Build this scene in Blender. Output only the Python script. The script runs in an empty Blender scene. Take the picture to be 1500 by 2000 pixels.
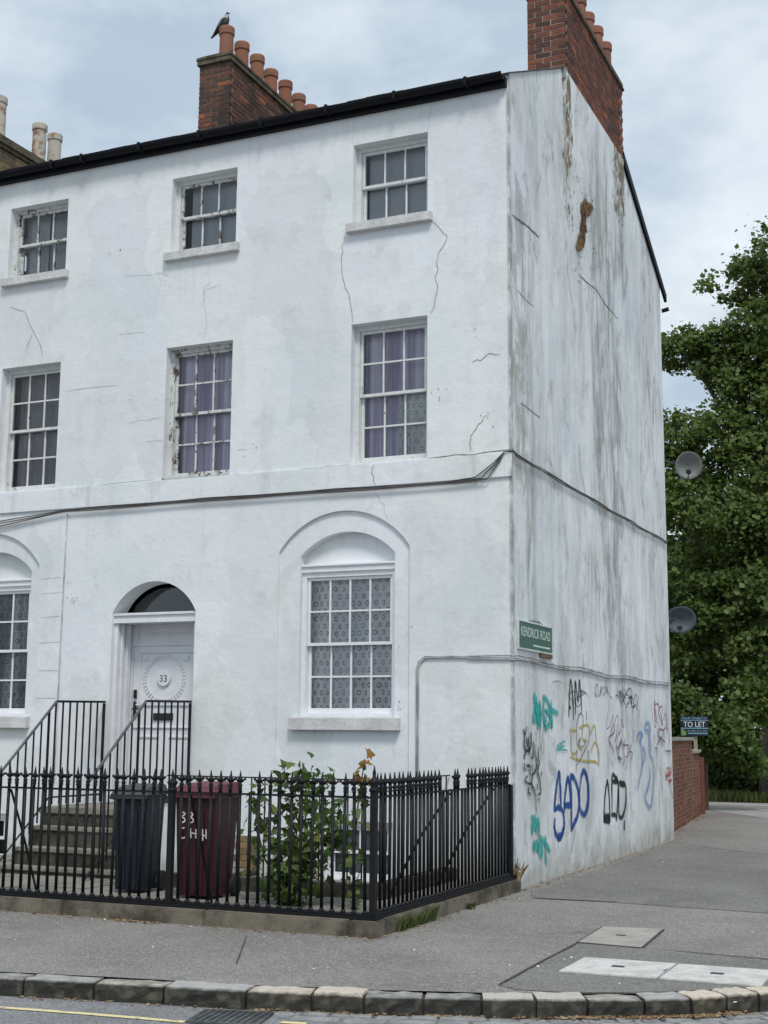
import bpy, bmesh, math, random
import numpy as np
from mathutils import Vector, Matrix
R = math.radians
random.seed(7)
rng = np.random.default_rng(11)
scene = bpy.context.scene
COL = scene.collection

# ------------------------------------------------------------------ camera
cam = bpy.data.cameras.new('camera')
cam.sensor_fit = 'HORIZONTAL'
cam.sensor_width = 36.0
cam.lens = 36.0 * 2636.788 / 1500.0
cam.clip_start = 0.1
cam.clip_end = 2000
cam_ob = bpy.data.objects.new('camera', cam)
COL.objects.link(cam_ob)
yaw, pitch, roll = 0.41938866, 0.16280571, 0.00779778
cam_ob.matrix_world = (Matrix.Translation((4.76847, -14.21823, 1.65))
                       @ Matrix.Rotation(yaw, 4, 'Z') @ Matrix.Rotation(math.pi / 2 + pitch, 4, 'X')
                       @ Matrix.Rotation(roll, 4, 'Z'))
scene.camera = cam_ob
scene.render.resolution_x, scene.render.resolution_y = 768, 1024

# ------------------------------------------------------------------ light
SUN_ELEV, SUN_AZ = R(56), R(33)          # azimuth measured from -Y towards +X
world = bpy.data.worlds.new('World')
scene.world = world
world.use_nodes = True
wn, wl = world.node_tree.nodes, world.node_tree.links
wn.clear()
w_out = wn.new('ShaderNodeOutputWorld')
w_bg = wn.new('ShaderNodeBackground')
w_bg.inputs['Strength'].default_value = 0.10
sky = wn.new('ShaderNodeTexSky')
sky.sky_type = 'NISHITA'
sky.sun_disc = False
sky.sun_elevation = SUN_ELEV
sky.sun_rotation = R(180) - SUN_AZ
sky.air_density = 1.2
sky.dust_density = 1.5
tc = wn.new('ShaderNodeTexCoord')
mp = wn.new('ShaderNodeMapping')
mp.inputs['Scale'].default_value = (1.0, 1.0, 1.9)
mp.inputs['Location'].default_value = (3.7, 1.3, 0.4)
nz = wn.new('ShaderNodeTexNoise')
nz.inputs['Scale'].default_value = 3.4
nz.inputs['Detail'].default_value = 5
nz.inputs['Roughness'].default_value = 0.52
nz.inputs['Distortion'].default_value = 0.25
rp = wn.new('ShaderNodeValToRGB')        # how thick the cloud is
rp.color_ramp.elements[0].position = 0.30
rp.color_ramp.elements[0].color = (0.72, 0.72, 0.72, 1)
rp.color_ramp.elements[1].position = 0.62
rp.color_ramp.elements[1].color = (1, 1, 1, 1)
nz2 = wn.new('ShaderNodeTexNoise')       # lit and grey cloud
nz2.inputs['Scale'].default_value = 4.6
nz2.inputs['Detail'].default_value = 6
nz2.inputs['Roughness'].default_value = 0.55
rp2 = wn.new('ShaderNodeValToRGB')
rp2.color_ramp.elements[0].position = 0.40
rp2.color_ramp.elements[0].color = (3.60, 4.40, 5.20, 1)
rp2.color_ramp.elements[1].position = 0.63
rp2.color_ramp.elements[1].color = (6.1, 6.65, 7.1, 1)
mx = wn.new('ShaderNodeMixRGB')
wl.new(tc.outputs['Generated'], mp.inputs['Vector'])
wl.new(mp.outputs['Vector'], nz.inputs['Vector'])
wl.new(mp.outputs['Vector'], nz2.inputs['Vector'])
wl.new(nz.outputs['Fac'], rp.inputs['Fac'])
wl.new(nz2.outputs['Fac'], rp2.inputs['Fac'])
wl.new(rp.outputs['Color'], mx.inputs['Fac'])
wl.new(sky.outputs['Color'], mx.inputs['Color1'])
wl.new(rp2.outputs['Color'], mx.inputs['Color2'])
wl.new(mx.outputs['Color'], w_bg.inputs['Color'])
wl.new(w_bg.outputs['Background'], w_out.inputs['Surface'])

sun = bpy.data.lights.new('sun', 'SUN')
sun.energy = 1.5
sun.angle = R(14)
sun.color = (1.0, 0.97, 0.92)
sun_ob = bpy.data.objects.new('sun', sun)
COL.objects.link(sun_ob)
sd = Vector((math.sin(SUN_AZ) * math.cos(SUN_ELEV), -math.cos(SUN_AZ) * math.cos(SUN_ELEV), math.sin(SUN_ELEV)))
sun_ob.rotation_euler = sd.to_track_quat('Z', 'Y').to_euler()
sun_ob.location = sd * 40
scene.view_settings.view_transform = 'Standard'
scene.view_settings.look = 'None'
scene.view_settings.gamma = 1
scene.view_settings.exposure = 0.48
scene.render.engine = 'CYCLES'
scene.cycles.max_bounces = 8
scene.cycles.transparent_max_bounces = 12

# ------------------------------------------------------------------ node helper
class S:
    """a socket with arithmetic"""
    def __init__(s, b, o): s.b, s.o = b, o
    def _m(s, op, other, swap=False):
        return s.b.math(op, other, s) if swap else s.b.math(op, s, other)
    def __add__(s, o): return s._m('ADD', o)
    __radd__ = __add__
    def __sub__(s, o): return s._m('SUBTRACT', o)
    def __rsub__(s, o): return s._m('SUBTRACT', o, True)
    def __mul__(s, o): return s._m('MULTIPLY', o)
    __rmul__ = __mul__
    def __truediv__(s, o): return s._m('DIVIDE', o)
    def lt(s, o): return s._m('LESS_THAN', o)
    def gt(s, o): return s._m('GREATER_THAN', o)

class B:
    def __init__(s, name):
        s.m = bpy.data.materials.new(name)
        s.m.use_nodes = True
        s.t = s.m.node_tree
        s.t.nodes.clear()
        s.out = s.t.nodes.new('ShaderNodeOutputMaterial')
        s.bs = s.t.nodes.new('ShaderNodeBsdfPrincipled')
        s.t.links.new(s.bs.outputs[0], s.out.inputs['Surface'])
        s._p = None
    def put(s, sock, v):
        if isinstance(v, S): s.t.links.new(v.o, sock)
        elif v is not None: sock.default_value = v
    def math(s, op, a, b=None, clamp=False):
        n = s.t.nodes.new('ShaderNodeMath'); n.operation = op; n.use_clamp = clamp
        s.put(n.inputs[0], a)
        if b is not None: s.put(n.inputs[1], b)
        return S(s, n.outputs[0])
    def vmath(s, op, a, b=None):
        n = s.t.nodes.new('ShaderNodeVectorMath'); n.operation = op
        s.put(n.inputs[0], a)
        if b is not None: s.put(n.inputs[1], b)
        return S(s, n.outputs[0])
    def geo(s, what='Position'):
        n = s.t.nodes.new('ShaderNodeNewGeometry'); return S(s, n.outputs[what])
    def obj(s):
        n = s.t.nodes.new('ShaderNodeTexCoord'); return S(s, n.outputs['Object'])
    def rand(s):
        n = s.t.nodes.new('ShaderNodeObjectInfo'); return S(s, n.outputs['Random'])
    def xyz(s, v):
        n = s.t.nodes.new('ShaderNodeSeparateXYZ'); s.put(n.inputs[0], v)
        return [S(s, n.outputs[i]) for i in range(3)]
    def comb(s, x, y, z):
        n = s.t.nodes.new('ShaderNodeCombineXYZ')
        for i, v in enumerate((x, y, z)): s.put(n.inputs[i], v)
        return S(s, n.outputs[0])
    def noise(s, vec, scale, detail=3, rough=0.5, stretch=None, dist=0.0):
        if stretch: vec = s.vmath('MULTIPLY', vec, stretch)
        n = s.t.nodes.new('ShaderNodeTexNoise')
        s.put(n.inputs['Vector'], vec)
        n.inputs['Scale'].default_value = scale; n.inputs['Detail'].default_value = detail
        n.inputs['Roughness'].default_value = rough; n.inputs['Distortion'].default_value = dist
        return S(s, n.outputs['Fac'])
    def voro(s, vec, scale, metric='EUCLIDEAN', out='Color', feature='F1', stretch=None):
        if stretch: vec = s.vmath('MULTIPLY', vec, stretch)
        n = s.t.nodes.new('ShaderNodeTexVoronoi'); n.distance = metric; n.feature = feature
        s.put(n.inputs['Vector'], vec); n.inputs['Scale'].default_value = scale
        return S(s, n.outputs[out])
    def map(s, v, a, b, c=0.0, d=1.0, smooth=True):
        n = s.t.nodes.new('ShaderNodeMapRange'); n.clamp = True
        n.interpolation_type = 'SMOOTHSTEP' if smooth else 'LINEAR'
        s.put(n.inputs['Value'], v)
        for k, x in zip(('From Min', 'From Max', 'To Min', 'To Max'), (a, b, c, d)): s.put(n.inputs[k], x)
        return S(s, n.outputs['Result'])
    def band(s, v, a, b, f):
        """1 between a and b, fading over f"""
        return s.map(v, a - f, a + f) * s.map(v, b - f, b + f, 1.0, 0.0)
    def mix(s, f, a, b, mode='MIX'):
        n = s.t.nodes.new('ShaderNodeMixRGB'); n.blend_type = mode
        s.put(n.inputs['Fac'], f)
        for k, v in (('Color1', a), ('Color2', b)):
            s.put(n.inputs[k], v if isinstance(v, S) else (*v, 1) if len(v) == 3 else v)
        return S(s, n.outputs['Color'])
    def ramp(s, f, stops):
        n = s.t.nodes.new('ShaderNodeValToRGB'); e = n.color_ramp.elements
        while len(e) < len(stops): e.new(0.5)
        for x, (p, c) in zip(e, stops): x.position = p; x.color = (*c, 1)
        s.put(n.inputs['Fac'], f)
        return S(s, n.outputs['Color'])
    def bump(s, h, strength=0.3, dist=0.01):
        n = s.t.nodes.new('ShaderNodeBump'); n.inputs['Strength'].default_value = strength
        n.inputs['Distance'].default_value = dist
        s.put(n.inputs['Height'], h); s.t.links.new(n.outputs[0], s.bs.inputs['Normal'])
    def done(s, col=None, rough=0.7, metal=0.0, spec=0.5):
        if col is not None:
            s.put(s.bs.inputs['Base Color'], col if isinstance(col, S) else (*col, 1))
        s.put(s.bs.inputs['Roughness'], rough); s.put(s.bs.inputs['Metallic'], metal)
        s.put(s.bs.inputs['Specular IOR Level'], spec)
        return s.m

M = {}
def simple(name, col, rough=0.7, metal=0.0, var=0.25, scale=9.0, bump=0.0, spec=0.5):
    b = B(name)
    p = b.obj()
    n = b.noise(p, scale, 4, 0.6)
    n2 = b.noise(p, scale * 0.17, 2)
    f = b.map(n * 0.6 + n2 * 0.4, 0.3, 0.7, 1.0 - var, 1.0 + var * 0.5)
    c = b.vmath('MULTIPLY', b.comb(*col), b.comb(f, f, f))
    if bump: b.bump(n, bump, 0.004)
    M[name] = b.done(c, rough, metal, spec)
    return M[name]

# ---- stucco: one wall finish for front, gable and neighbour
b = B('stucco')
p = b.geo(); x, y, z = b.xyz(p); nx, ny, nzv = b.xyz(b.geo('True Normal'))
gab = nx.gt(0.5) * x.gt(-0.12)
big = b.noise(p, 0.45, 3, 0.55)
cells = b.xyz(b.voro(b.vmath('ADD', p, b.vmath('MULTIPLY', b.comb(big, big, big), (0.5, 0.5, 0.5))), 0.55, 'CHEBYCHEV'))[0]
col = b.ramp(big, [(0.32, (0.720, 0.768, 0.775)), (0.5, (0.796, 0.822, 0.826)), (0.68, (0.810, 0.818, 0.834))])
tone = b.map(cells, 0.0, 1.0, 0.95, 1.02, False)
col = b.vmath('MULTIPLY', col, b.comb(tone, tone, tone))
brush = b.noise(p, 1.0, 5, 0.62, (7.0, 7.0, 0.55))
col = b.mix(b.map(brush, 0.50, 0.80) * 0.10, col, (0.50, 0.53, 0.54))
# repaired and overpainted areas with their own edges
pv = b.vmath('ADD', b.vmath('MULTIPLY', p, (1.0, 1.0, 0.62)), b.vmath('MULTIPLY', b.comb(b.noise(p, 2.5, 4), b.noise(p, 2.2, 4), b.noise(p, 2.8, 4)), (0.45, 0.45, 0.45)))
pc = b.xyz(b.voro(pv, 0.95, 'CHEBYCHEV'))
tn = b.map(pc[1], 0.0, 1.0, 0.935, 1.03, False)
col = b.vmath('MULTIPLY', col, b.comb(tn, tn, tn * b.map(pc[2], 0.0, 1.0, 0.985, 1.03, False)))
smear = b.map(b.noise(p, 1.15, 7, 0.72, (1.2, 1.2, 0.8), 0.8), 0.50, 0.74)
col = b.mix(smear * 0.30, col, (0.47, 0.48, 0.46))
blot = b.noise(p, 2.6, 6, 0.68)
col = b.mix(b.map(blot, 0.52, 0.80) * 0.34, col, (0.42, 0.44, 0.44))
spk = b.noise(p, 21.0, 3, 0.6)
col = b.mix(b.map(spk, 0.70, 0.78) * b.map(blot, 0.45, 0.6) * 0.45, col, (0.30, 0.30, 0.29))
# run-off streaks below the sills and the band, on the front
fr = 1.0 - gab
st = b.map(b.noise(p, 1.0, 4, 0.6, (13.0, 13.0, 0.32)), 0.50, 0.74)
under = b.band(z, 6.85, 7.66, 0.25) * b.map(b.noise(p, 0.8, 2), 0.42, 0.6) + b.band(z, 3.4, 4.42, 0.45) * 0.55 + b.band(z, 4.5, 4.84, 0.02) * 0.9 + b.band(z, 8.75, 9.4, 0.25) * 0.6
st = st * b.map(b.noise(p, 1.0, 4, 0.6, (3.0, 3.0, 0.8)), 0.4, 0.62)
col = b.mix(st * under * fr * 0.36, col, (0.40, 0.42, 0.43))
cl = b.math('MAXIMUM', b.map(x, -0.05, -0.012) * fr, b.map(y, 0.10, 0.02) * gab) * b.map(b.noise(p, 1.0, 5, 0.7, (4, 4, 2.2)), 0.36, 0.58)
col = b.mix(cl * 0.75, col, (0.20, 0.20, 0.185))
edge = b.band(x, -0.85, 0.2, 0.4) * b.map(b.noise(p, 1.6, 5, 0.65), 0.47, 0.68)
col = b.mix(edge * fr * 0.30, col, (0.47, 0.47, 0.46))
# gable: weathered streaks
wash = b.map(b.noise(p, 1.25, 6, 0.66, (1, 1.3, 0.5), 0.6), 0.44, 0.70)
s1 = b.map(b.noise(p, 1.0, 5, 0.60, (1, 2.0, 0.30)), 0.40, 0.66)
s2 = b.map(b.noise(p, 1.0, 6, 0.70, (1, 5.5, 0.95), 0.4), 0.36, 0.66)
wher = b.band(y, -0.1, 0.75, 0.28) * b.band(z, 3.6, 8.3, 1.1) * 1.4 + b.band(y, 3.5, 5.3, 0.5) * b.band(z, 2.2, 9.9, 1.2) + b.band(y, 6.6, 7.8, 0.5) * 0.5 + 0.28
col = b.mix(b.math('MINIMUM', s1 * s2 * wher * 1.25 * gab, 0.72), col, (0.275, 0.285, 0.270))
col = b.mix(wash * gab * 0.55, col, (0.42, 0.43, 0.405))
mot = b.map(b.noise(p, 1.5, 8, 0.76, (1, 1.5, 0.8), 0.6) + wher * 0.07, 0.555, 0.68)
col = b.mix(mot * gab * 0.50, col, (0.22, 0.22, 0.20))
peel = b.map(b.noise(p, 3.2, 6, 0.7, (1, 1.8, 0.7), 0.8), 0.63, 0.65) * wher
col = b.mix(b.math('MINIMUM', peel, 1.0) * gab * 0.55, col, (0.70, 0.71, 0.69))
fine = b.map(b.noise(p, 1.0, 5, 0.7, (1, 22.0, 1.3)), 0.54, 0.74)
col = b.mix(fine * s1 * wher * gab * 0.30, col, (0.27, 0.28, 0.26))
grn = b.band(y, 0.0, 0.7, 0.3) * b.band(z, 4.5, 6.2, 0.7) * b.map(b.noise(p, 1.5, 5, 0.6), 0.42, 0.62)
col = b.mix(grn * gab * 0.4, col, (0.30, 0.33, 0.25))
# lichen on the edges of the chimney breast
yl = y + (b.noise(p, 1.6, 3) - 0.5) * 0.5
l1 = b.band(yl, 2.15, 2.62, 0.16) * b.map(z, 7.3, 9.6) + b.band(yl, 4.85, 5.7, 0.2) * b.map(z, 8.8, 9.9) + b.band(yl, 2.8, 3.5, 0.5) * b.map(z, 6.4, 8.6) * 0.42
lich = b.map(b.noise(p, 7.5, 6, 0.8, (1, 1.5, 0.8)) + b.noise(p, 1.7, 3) * 0.30 + l1 * 0.21, 0.80, 0.87)
lcol = b.ramp(b.noise(p, 5.0, 4), [(0.35, (0.10, 0.085, 0.05)), (0.55, (0.20, 0.145, 0.06)), (0.72, (0.14, 0.13, 0.10))])
col = b.mix(lich * b.math('MINIMUM', l1 * 2.0, 1.0) * gab * 0.92, col, lcol)
# grime splashed up from the pavement
low = b.map(z + b.noise(p, 2.2, 5, 0.7) * 0.9, 0.35, 0.95, 1.0, 0.0)
col = b.mix(low * 0.75, col, b.ramp(b.noise(p, 6, 4), [(0.4, (0.24, 0.23, 0.19)), (0.62, (0.40, 0.38, 0.32))]))
b.bump(b.noise(p, 16, 5, 0.65) * 0.35 + b.noise(p, 1.3, 4, 0.6) * 2.2 + pc[0] * 0.10, 0.35, 0.03)
M['stucco'] = b.done(col, 0.86, spec=0.25)

# ---- old gloss paint on joinery, flaking to grey wood
b = B('joinery_paint')
p = b.geo()
n = b.noise(p, 1.0, 6, 0.72, (9, 9, 5))
fl = b.map(n, 0.64, 0.66)
c = b.mix(b.map(b.noise(p, 14, 4), 0.4, 0.7) * 0.35, (0.70, 0.71, 0.70), (0.50, 0.50, 0.48))
c = b.mix(fl, c, b.ramp(b.noise(p, 30, 3), [(0.4, (0.10, 0.085, 0.07)), (0.6, (0.26, 0.23, 0.19))]))
b.bump(1.0 - fl, 0.6, 0.006)
M['joinery'] = b.done(c, 0.55)
b = B('joinery_decayed')
p = b.geo()
n = b.noise(p, 1.0, 6, 0.75, (12, 12, 7))
fl = b.map(n, 0.545, 0.575)
c = b.mix(b.map(b.noise(p, 14, 4), 0.4, 0.7) * 0.5, (0.66, 0.67, 0.66), (0.42, 0.41, 0.39))
c = b.mix(fl, c, b.ramp(b.noise(p, 30, 3), [(0.4, (0.07, 0.06, 0.05)), (0.6, (0.24, 0.20, 0.16))]))
b.bump(1.0 - fl, 0.8, 0.01)
M['joinery_decayed'] = b.done(c, 0.6)
simple('fresh_white', (0.80, 0.81, 0.83), 0.42, var=0.08)
simple('door_white', (0.76, 0.775, 0.80), 0.45, var=0.10, scale=5)

# ---- glass
b = B('window_glass')
gl = b.t.nodes.new('ShaderNodeBsdfGlossy'); gl.inputs['Roughness'].default_value = 0.03
tr = b.t.nodes.new('ShaderNodeBsdfTransparent'); tr.inputs['Color'].default_value = (0.94, 0.955, 0.955, 1)
fz = b.t.nodes.new('ShaderNodeFresnel'); fz.inputs['IOR'].default_value = 1.55
bp = b.t.nodes.new('ShaderNodeBump'); bp.inputs['Strength'].default_value = 0.16; bp.inputs['Distance'].default_value = 0.06
b.put(bp.inputs['Height'], b.noise(b.geo(), 3.0, 3))
b.t.links.new(bp.outputs[0], gl.inputs['Normal'])
ms = b.t.nodes.new('ShaderNodeMixShader')
b.t.links.new(fz.outputs[0], ms.inputs[0]); b.t.links.new(tr.outputs[0], ms.inputs[1]); b.t.links.new(gl.outputs[0], ms.inputs[2])
b.t.links.new(ms.outputs[0], b.out.inputs['Surface'])
M['glass'] = b.m

# ---- curtains
def lace(name, base, dark, light, ringc=(0.045, 0.05, 0.06)):
    b = B(name)
    p = b.obj(); x, y, z = b.xyz(p)
    x = x + (b.noise(p, 1.0, 3, 0.5, (7, 1, 0.35)) - 0.5) * 0.16
    z = z + (b.noise(p, 1.0, 2, 0.5, (5, 1, 0.6)) - 0.5) * 0.05
    row = b.math('FLOOR', z / 0.088)
    off = b.math('MODULO', row, 2.0) * 0.5
    u = b.math('FRACT', x / 0.098 + off + 40.0) - 0.5
    v = b.math('FRACT', z / 0.088 + 40.0) - 0.5
    d = b.math('SQRT', u * u * 2.3 + v * v * 0.95)
    ring = b.band(d, 0.20, 0.33, 0.03)
    mesh = b.math('MULTIPLY', b.math('SINE', x * 900.0), b.math('SINE', z * 900.0))
    fold_shade = b.noise(p, 1.0, 3, 0.5, (11, 1, 0.5))
    c = b.mix(b.map(fold_shade, 0.35, 0.68), dark, light)  # light and shade of the folds painted in as stretched noise
    c = b.mix(b.map(mesh, -0.2, 0.6) * 0.25, c, base)
    c = b.mix(ring * b.map(b.noise(p, 3.0, 2), 0.3, 0.6, 0.55, 0.95), c, ringc)
    return b.done(c, 0.9, spec=0.1)
M['lace'] = lace('lace_curtain', (0.90, 0.90, 0.92), (0.74, 0.75, 0.78), (0.96, 0.96, 0.97), (0.10, 0.11, 0.125))
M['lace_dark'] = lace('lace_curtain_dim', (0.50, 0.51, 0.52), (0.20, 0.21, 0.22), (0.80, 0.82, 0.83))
M['lace_pale'] = lace('lace_curtain_pale', (0.74, 0.78, 0.79), (0.50, 0.54, 0.55), (0.90, 0.92, 0.92), (0.30, 0.34, 0.35))
b = B('lilac_curtain')
p = b.obj()
cloth_fold_shade = b.noise(p, 1.0, 3, 0.55, (17, 1, 0.35))  # shading of the vertical folds, put into the cloth colour
M['purple_cloth'] = b.done(b.mix(b.map(cloth_fold_shade, 0.32, 0.68), (0.42, 0.37, 0.53), (0.84, 0.79, 0.93)), 0.9, spec=0.1)
simple('purple_cloth_old', (0.70, 0.635, 0.82), 0.9, var=0.25, scale=6, spec=0.1)
simple('grey_cloth', (0.34, 0.34, 0.38), 0.9, var=0.3, scale=6, spec=0.1)
simple('white_cloth', (0.60, 0.62, 0.63), 0.9, var=0.2, scale=6, spec=0.1)
simple('blind_grey', (0.52, 0.555, 0.59), 0.85, var=0.06, scale=2, spec=0.1)
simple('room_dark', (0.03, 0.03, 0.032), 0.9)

# ---- brick
def brickmat(name, stops, soot, lichen=0.0):
    b = B(name)
    p = b.geo()
    r = b.math('FRACT', b.rand() + b.geo('Random Per Island') * 1.0)
    c = b.ramp(r, stops)
    n = b.noise(p, 38, 4, 0.65)
    c = b.mix(b.map(n, 0.4, 0.75) * 0.55, c, (0.06, 0.035, 0.03))
    c = b.mix(b.map(b.noise(p, 1.9, 5, 0.62), 0.46, 0.60) * soot * 1.5, c, (0.040, 0.034, 0.031))
    if lichen:
        c = b.mix(b.map(b.noise(p, 12, 5, 0.7), 0.56, 0.68) * lichen, c, (0.16, 0.13, 0.05))
    b.bump(n, 0.5, 0.006)
    return b.done(c, 0.88, spec=0.2)
M['brick'] = brickmat('red_brick', [(0.0, (0.085, 0.050, 0.040)), (0.3, (0.225, 0.085, 0.055)), (0.55, (0.285, 0.100, 0.060)), (0.8, (0.125, 0.058, 0.045)), (0.92, (0.19, 0.08, 0.055)), (1.0, (0.42, 0.14, 0.06))], 0.30, 0.25)
M['brick_sooty'] = brickmat('sooty_brick', [(0.0, (0.075, 0.052, 0.042)), (0.3, (0.205, 0.085, 0.055)), (0.6, (0.15, 0.075, 0.055)), (0.85, (0.085, 0.06, 0.05)), (1.0, (0.44, 0.14, 0.06))], 0.45, 0.4)
M['brick_yellow'] = brickmat('stock_brick', [(0.0, (0.17, 0.115, 0.06)), (0.5, (0.25, 0.17, 0.085)), (1.0, (0.31, 0.215, 0.11))], 0.45, 0.3)
M['brick_garden'] = brickmat('garden_wall_brick', [(0.0, (0.165, 0.065, 0.042)), (0.5, (0.25, 0.09, 0.052)), (1.0, (0.30, 0.13, 0.075))], 0.25, 0.1)
simple('mortar', (0.42, 0.40, 0.36), 0.95, var=0.35, scale=14)
simple('mortar_dark', (0.22, 0.20, 0.175), 0.95, var=0.35, scale=14)

# ---- clay, slate, lead, iron
b = B('terracotta')
p = b.geo(); r = b.rand()
c = b.ramp(r, [(0.0, (0.27, 0.105, 0.07)), (0.5, (0.33, 0.13, 0.085)), (1.0, (0.25, 0.115, 0.08))])
c = b.mix(b.map(b.noise(p, 6, 5, 0.65), 0.45, 0.7) * 0.6, c, (0.17, 0.13, 0.065))
c = b.mix(b.map(b.noise(p, 2, 3), 0.5, 0.7) * 0.5, c, (0.08, 0.05, 0.045))
M['terracotta'] = b.done(c, 0.8, spec=0.3)
b = B('pale_clay')
p = b.geo()
c = b.mix(b.map(b.noise(p, 4, 5, 0.7), 0.48, 0.62), (0.50, 0.47, 0.40), (0.27, 0.15, 0.09))
M['pale_clay'] = b.done(c, 0.85, spec=0.2)
simple('slate', (0.030, 0.032, 0.038), 0.55, var=0.5, scale=5)
simple('black_gutter', (0.005, 0.0055, 0.0075), 0.6, var=0.3, scale=4, spec=0.2)
simple('lead', (0.33, 0.36, 0.39), 0.6, var=0.3, scale=8)
b = B('black_iron')
p = b.geo()
n = b.noise(p, 26, 5, 0.7)
c = b.mix(b.map(n, 0.66, 0.72) * 0.7, (0.0055, 0.006, 0.008), (0.040, 0.030, 0.024))
b.bump(n, 0.35, 0.004)
M['iron'] = b.done(c, b.map(n, 0.3, 0.7, 0.48, 0.7), spec=0.32)
simple('iron_worn', (0.085, 0.095, 0.10), 0.5, var=0.6, scale=12)
simple('cable_black', (0.085, 0.08, 0.077), 0.6, var=0.4)
simple('cable_grey', (0.50, 0.51, 0.515), 0.7, var=0.6, scale=6)
simple('crack', (0.20, 0.20, 0.195), 0.95, var=0.4, scale=10)
simple('crack_faint', (0.46, 0.49, 0.50), 0.95, var=0.3, scale=10)
simple('rust_render', (0.20, 0.105, 0.035), 0.95, var=0.7, scale=14, bump=0.8)

# ---- paving
def asphalt(name, base, speck, joint=0.0):
    b = B(name)
    p = b.geo()
    n1 = b.noise(p, 0.55, 4, 0.6); n2 = b.noise(p, 3.4, 5, 0.65)
    c = b.mix(b.map(n1, 0.35, 0.68), tuple(v * 0.86 for v in base), tuple(v * 1.12 for v in base))
    c = b.mix(b.map(n2, 0.52, 0.74) * 0.35, c, tuple(v * 0.6 for v in base))
    st = b.voro(p, 85.0, out='Color'); sx = b.xyz(st)[0]
    c = b.mix(b.map(sx, 0.62, 1.0, 0, 1, False) * 0.62, c, speck)
    c = b.mix(b.map(b.xyz(st)[1], 0.70, 1.0, 0, 1, False) * 0.6, c, tuple(v * 0.3 for v in base))
    c = b.mix(b.map(b.noise(p, 6.0, 5, 0.75), 0.67, 0.72) * 0.35, c, tuple(min(1, v * 1.8) for v in base))
    wear = b.noise(p, 0.9, 6, 0.7, None, 0.7)
    c = b.mix(b.map(wear, 0.50, 0.72) * 0.45, c, tuple(v * 0.62 for v in base))
    c = b.mix(b.map(wear, 0.46, 0.30) * 0.28, c, tuple(v * 1.35 for v in base))
    gum = b.voro(p, 2.6, out='Distance')
    c = b.mix(b.map(gum, 0.055, 0.035) * 0.35, c, tuple(v * 1.7 for v in base))
    gum2 = b.voro(b.vmath('ADD', p, (3.3, 7.1, 0.0)), 1.9, out='Distance')
    c = b.mix(b.map(gum2, 0.06, 0.035) * 0.5, c, tuple(v * 0.45 for v in base))
    b.bump(b.voro(p, 85.0, out='Distance') * 0.7 + n2, 0.45, 0.006)
    return b.done(c, 0.92, spec=0.2)
M['pavement'] = asphalt('footway_asphalt', (0.222, 0.212, 0.198), (0.46, 0.44, 0.41))
M['pavement_dark'] = asphalt('newer_asphalt', (0.182, 0.175, 0.166), (0.38, 0.37, 0.35))
M['road'] = asphalt('road_asphalt', (0.215, 0.216, 0.220), (0.40, 0.40, 0.41))
b = B('kerb_stone')
p = b.geo(); r = b.rand(); x, y, z = b.xyz(p); n_ = b.xyz(b.geo('True Normal'))[2]
c = b.ramp(r, [(0.0, (0.50, 0.48, 0.435)), (0.35, (0.66, 0.575, 0.47)), (0.65, (0.44, 0.435, 0.41)), (0.85, (0.43, 0.425, 0.41)), (1.0, (0.62, 0.55, 0.455))])
c = b.mix(b.map(b.noise(p, 40, 4, 0.7), 0.46, 0.74) * 0.45, c, (0.16, 0.15, 0.13))
grime = b.map(z + b.noise(p, 7, 5, 0.7) * 0.030, -0.006, 0.018, 1.0, 0.0)
c = b.mix(grime * 0.95, c, b.mix(b.map(b.noise(p, 11, 4), 0.45, 0.7), (0.022, 0.021, 0.017), (0.085, 0.080, 0.060)))
b.bump(b.noise(p, 22, 6, 0.75), 0.9, 0.016)
M['kerb'] = b.done(c, 0.9, spec=0.2)
def stone(name, base, dirt, green, sc=3.0):
    b = B(name)
    p = b.geo()
    c = b.mix(b.map(b.noise(p, sc, 5, 0.65), 0.38, 0.66), base, dirt)
    c = b.mix(b.map(b.noise(p, sc * 2.2, 5, 0.7), 0.56, 0.72) * 0.7, c, green)
    c = b.mix(b.map(b.noise(p, 45, 3, 0.6), 0.5, 0.75) * 0.35, c, tuple(v * 0.4 for v in base))
    b.bump(b.noise(p, 26, 5, 0.7), 0.7, 0.012)
    return b.done(c, 0.92, spec=0.2)
M['plinth'] = stone('dirty_plinth_stone', (0.20, 0.175, 0.135), (0.065, 0.060, 0.047), (0.095, 0.10, 0.06))
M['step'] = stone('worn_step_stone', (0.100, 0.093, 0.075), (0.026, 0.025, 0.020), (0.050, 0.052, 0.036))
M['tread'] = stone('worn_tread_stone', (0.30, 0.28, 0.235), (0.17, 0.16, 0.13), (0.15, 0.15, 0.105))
M['slab'] = stone('garden_concrete', (0.26, 0.25, 0.22), (0.14, 0.14, 0.125), (0.13, 0.135, 0.10), 2.0)
M['sill'] = stone('painted_sill', (0.70, 0.70, 0.70), (0.56, 0.55, 0.54), (0.48, 0.47, 0.45), 4.0)
M['concrete'] = stone('cover_concrete', (0.39, 0.375, 0.335), (0.31, 0.30, 0.275), (0.28, 0.275, 0.24), 4.0)
M['concrete_far'] = stone('pale_concrete', (0.36, 0.35, 0.335), (0.27, 0.265, 0.255), (0.25, 0.25, 0.23), 0.7)
M['white_cover'] = stone('white_painted_concrete', (0.62, 0.615, 0.59), (0.47, 0.465, 0.44), (0.30, 0.295, 0.27), 5.0)
M['coping'] = stone('mossy_coping', (0.15, 0.125, 0.085), (0.07, 0.06, 0.045), (0.11, 0.105, 0.055), 5.0)
M['sett'] = stone('granite_sett', (0.33, 0.33, 0.33), (0.22, 0.22, 0.22), (0.19, 0.19, 0.18), 8.0)
b = B('yellow_paint')
p = b.geo()
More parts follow.
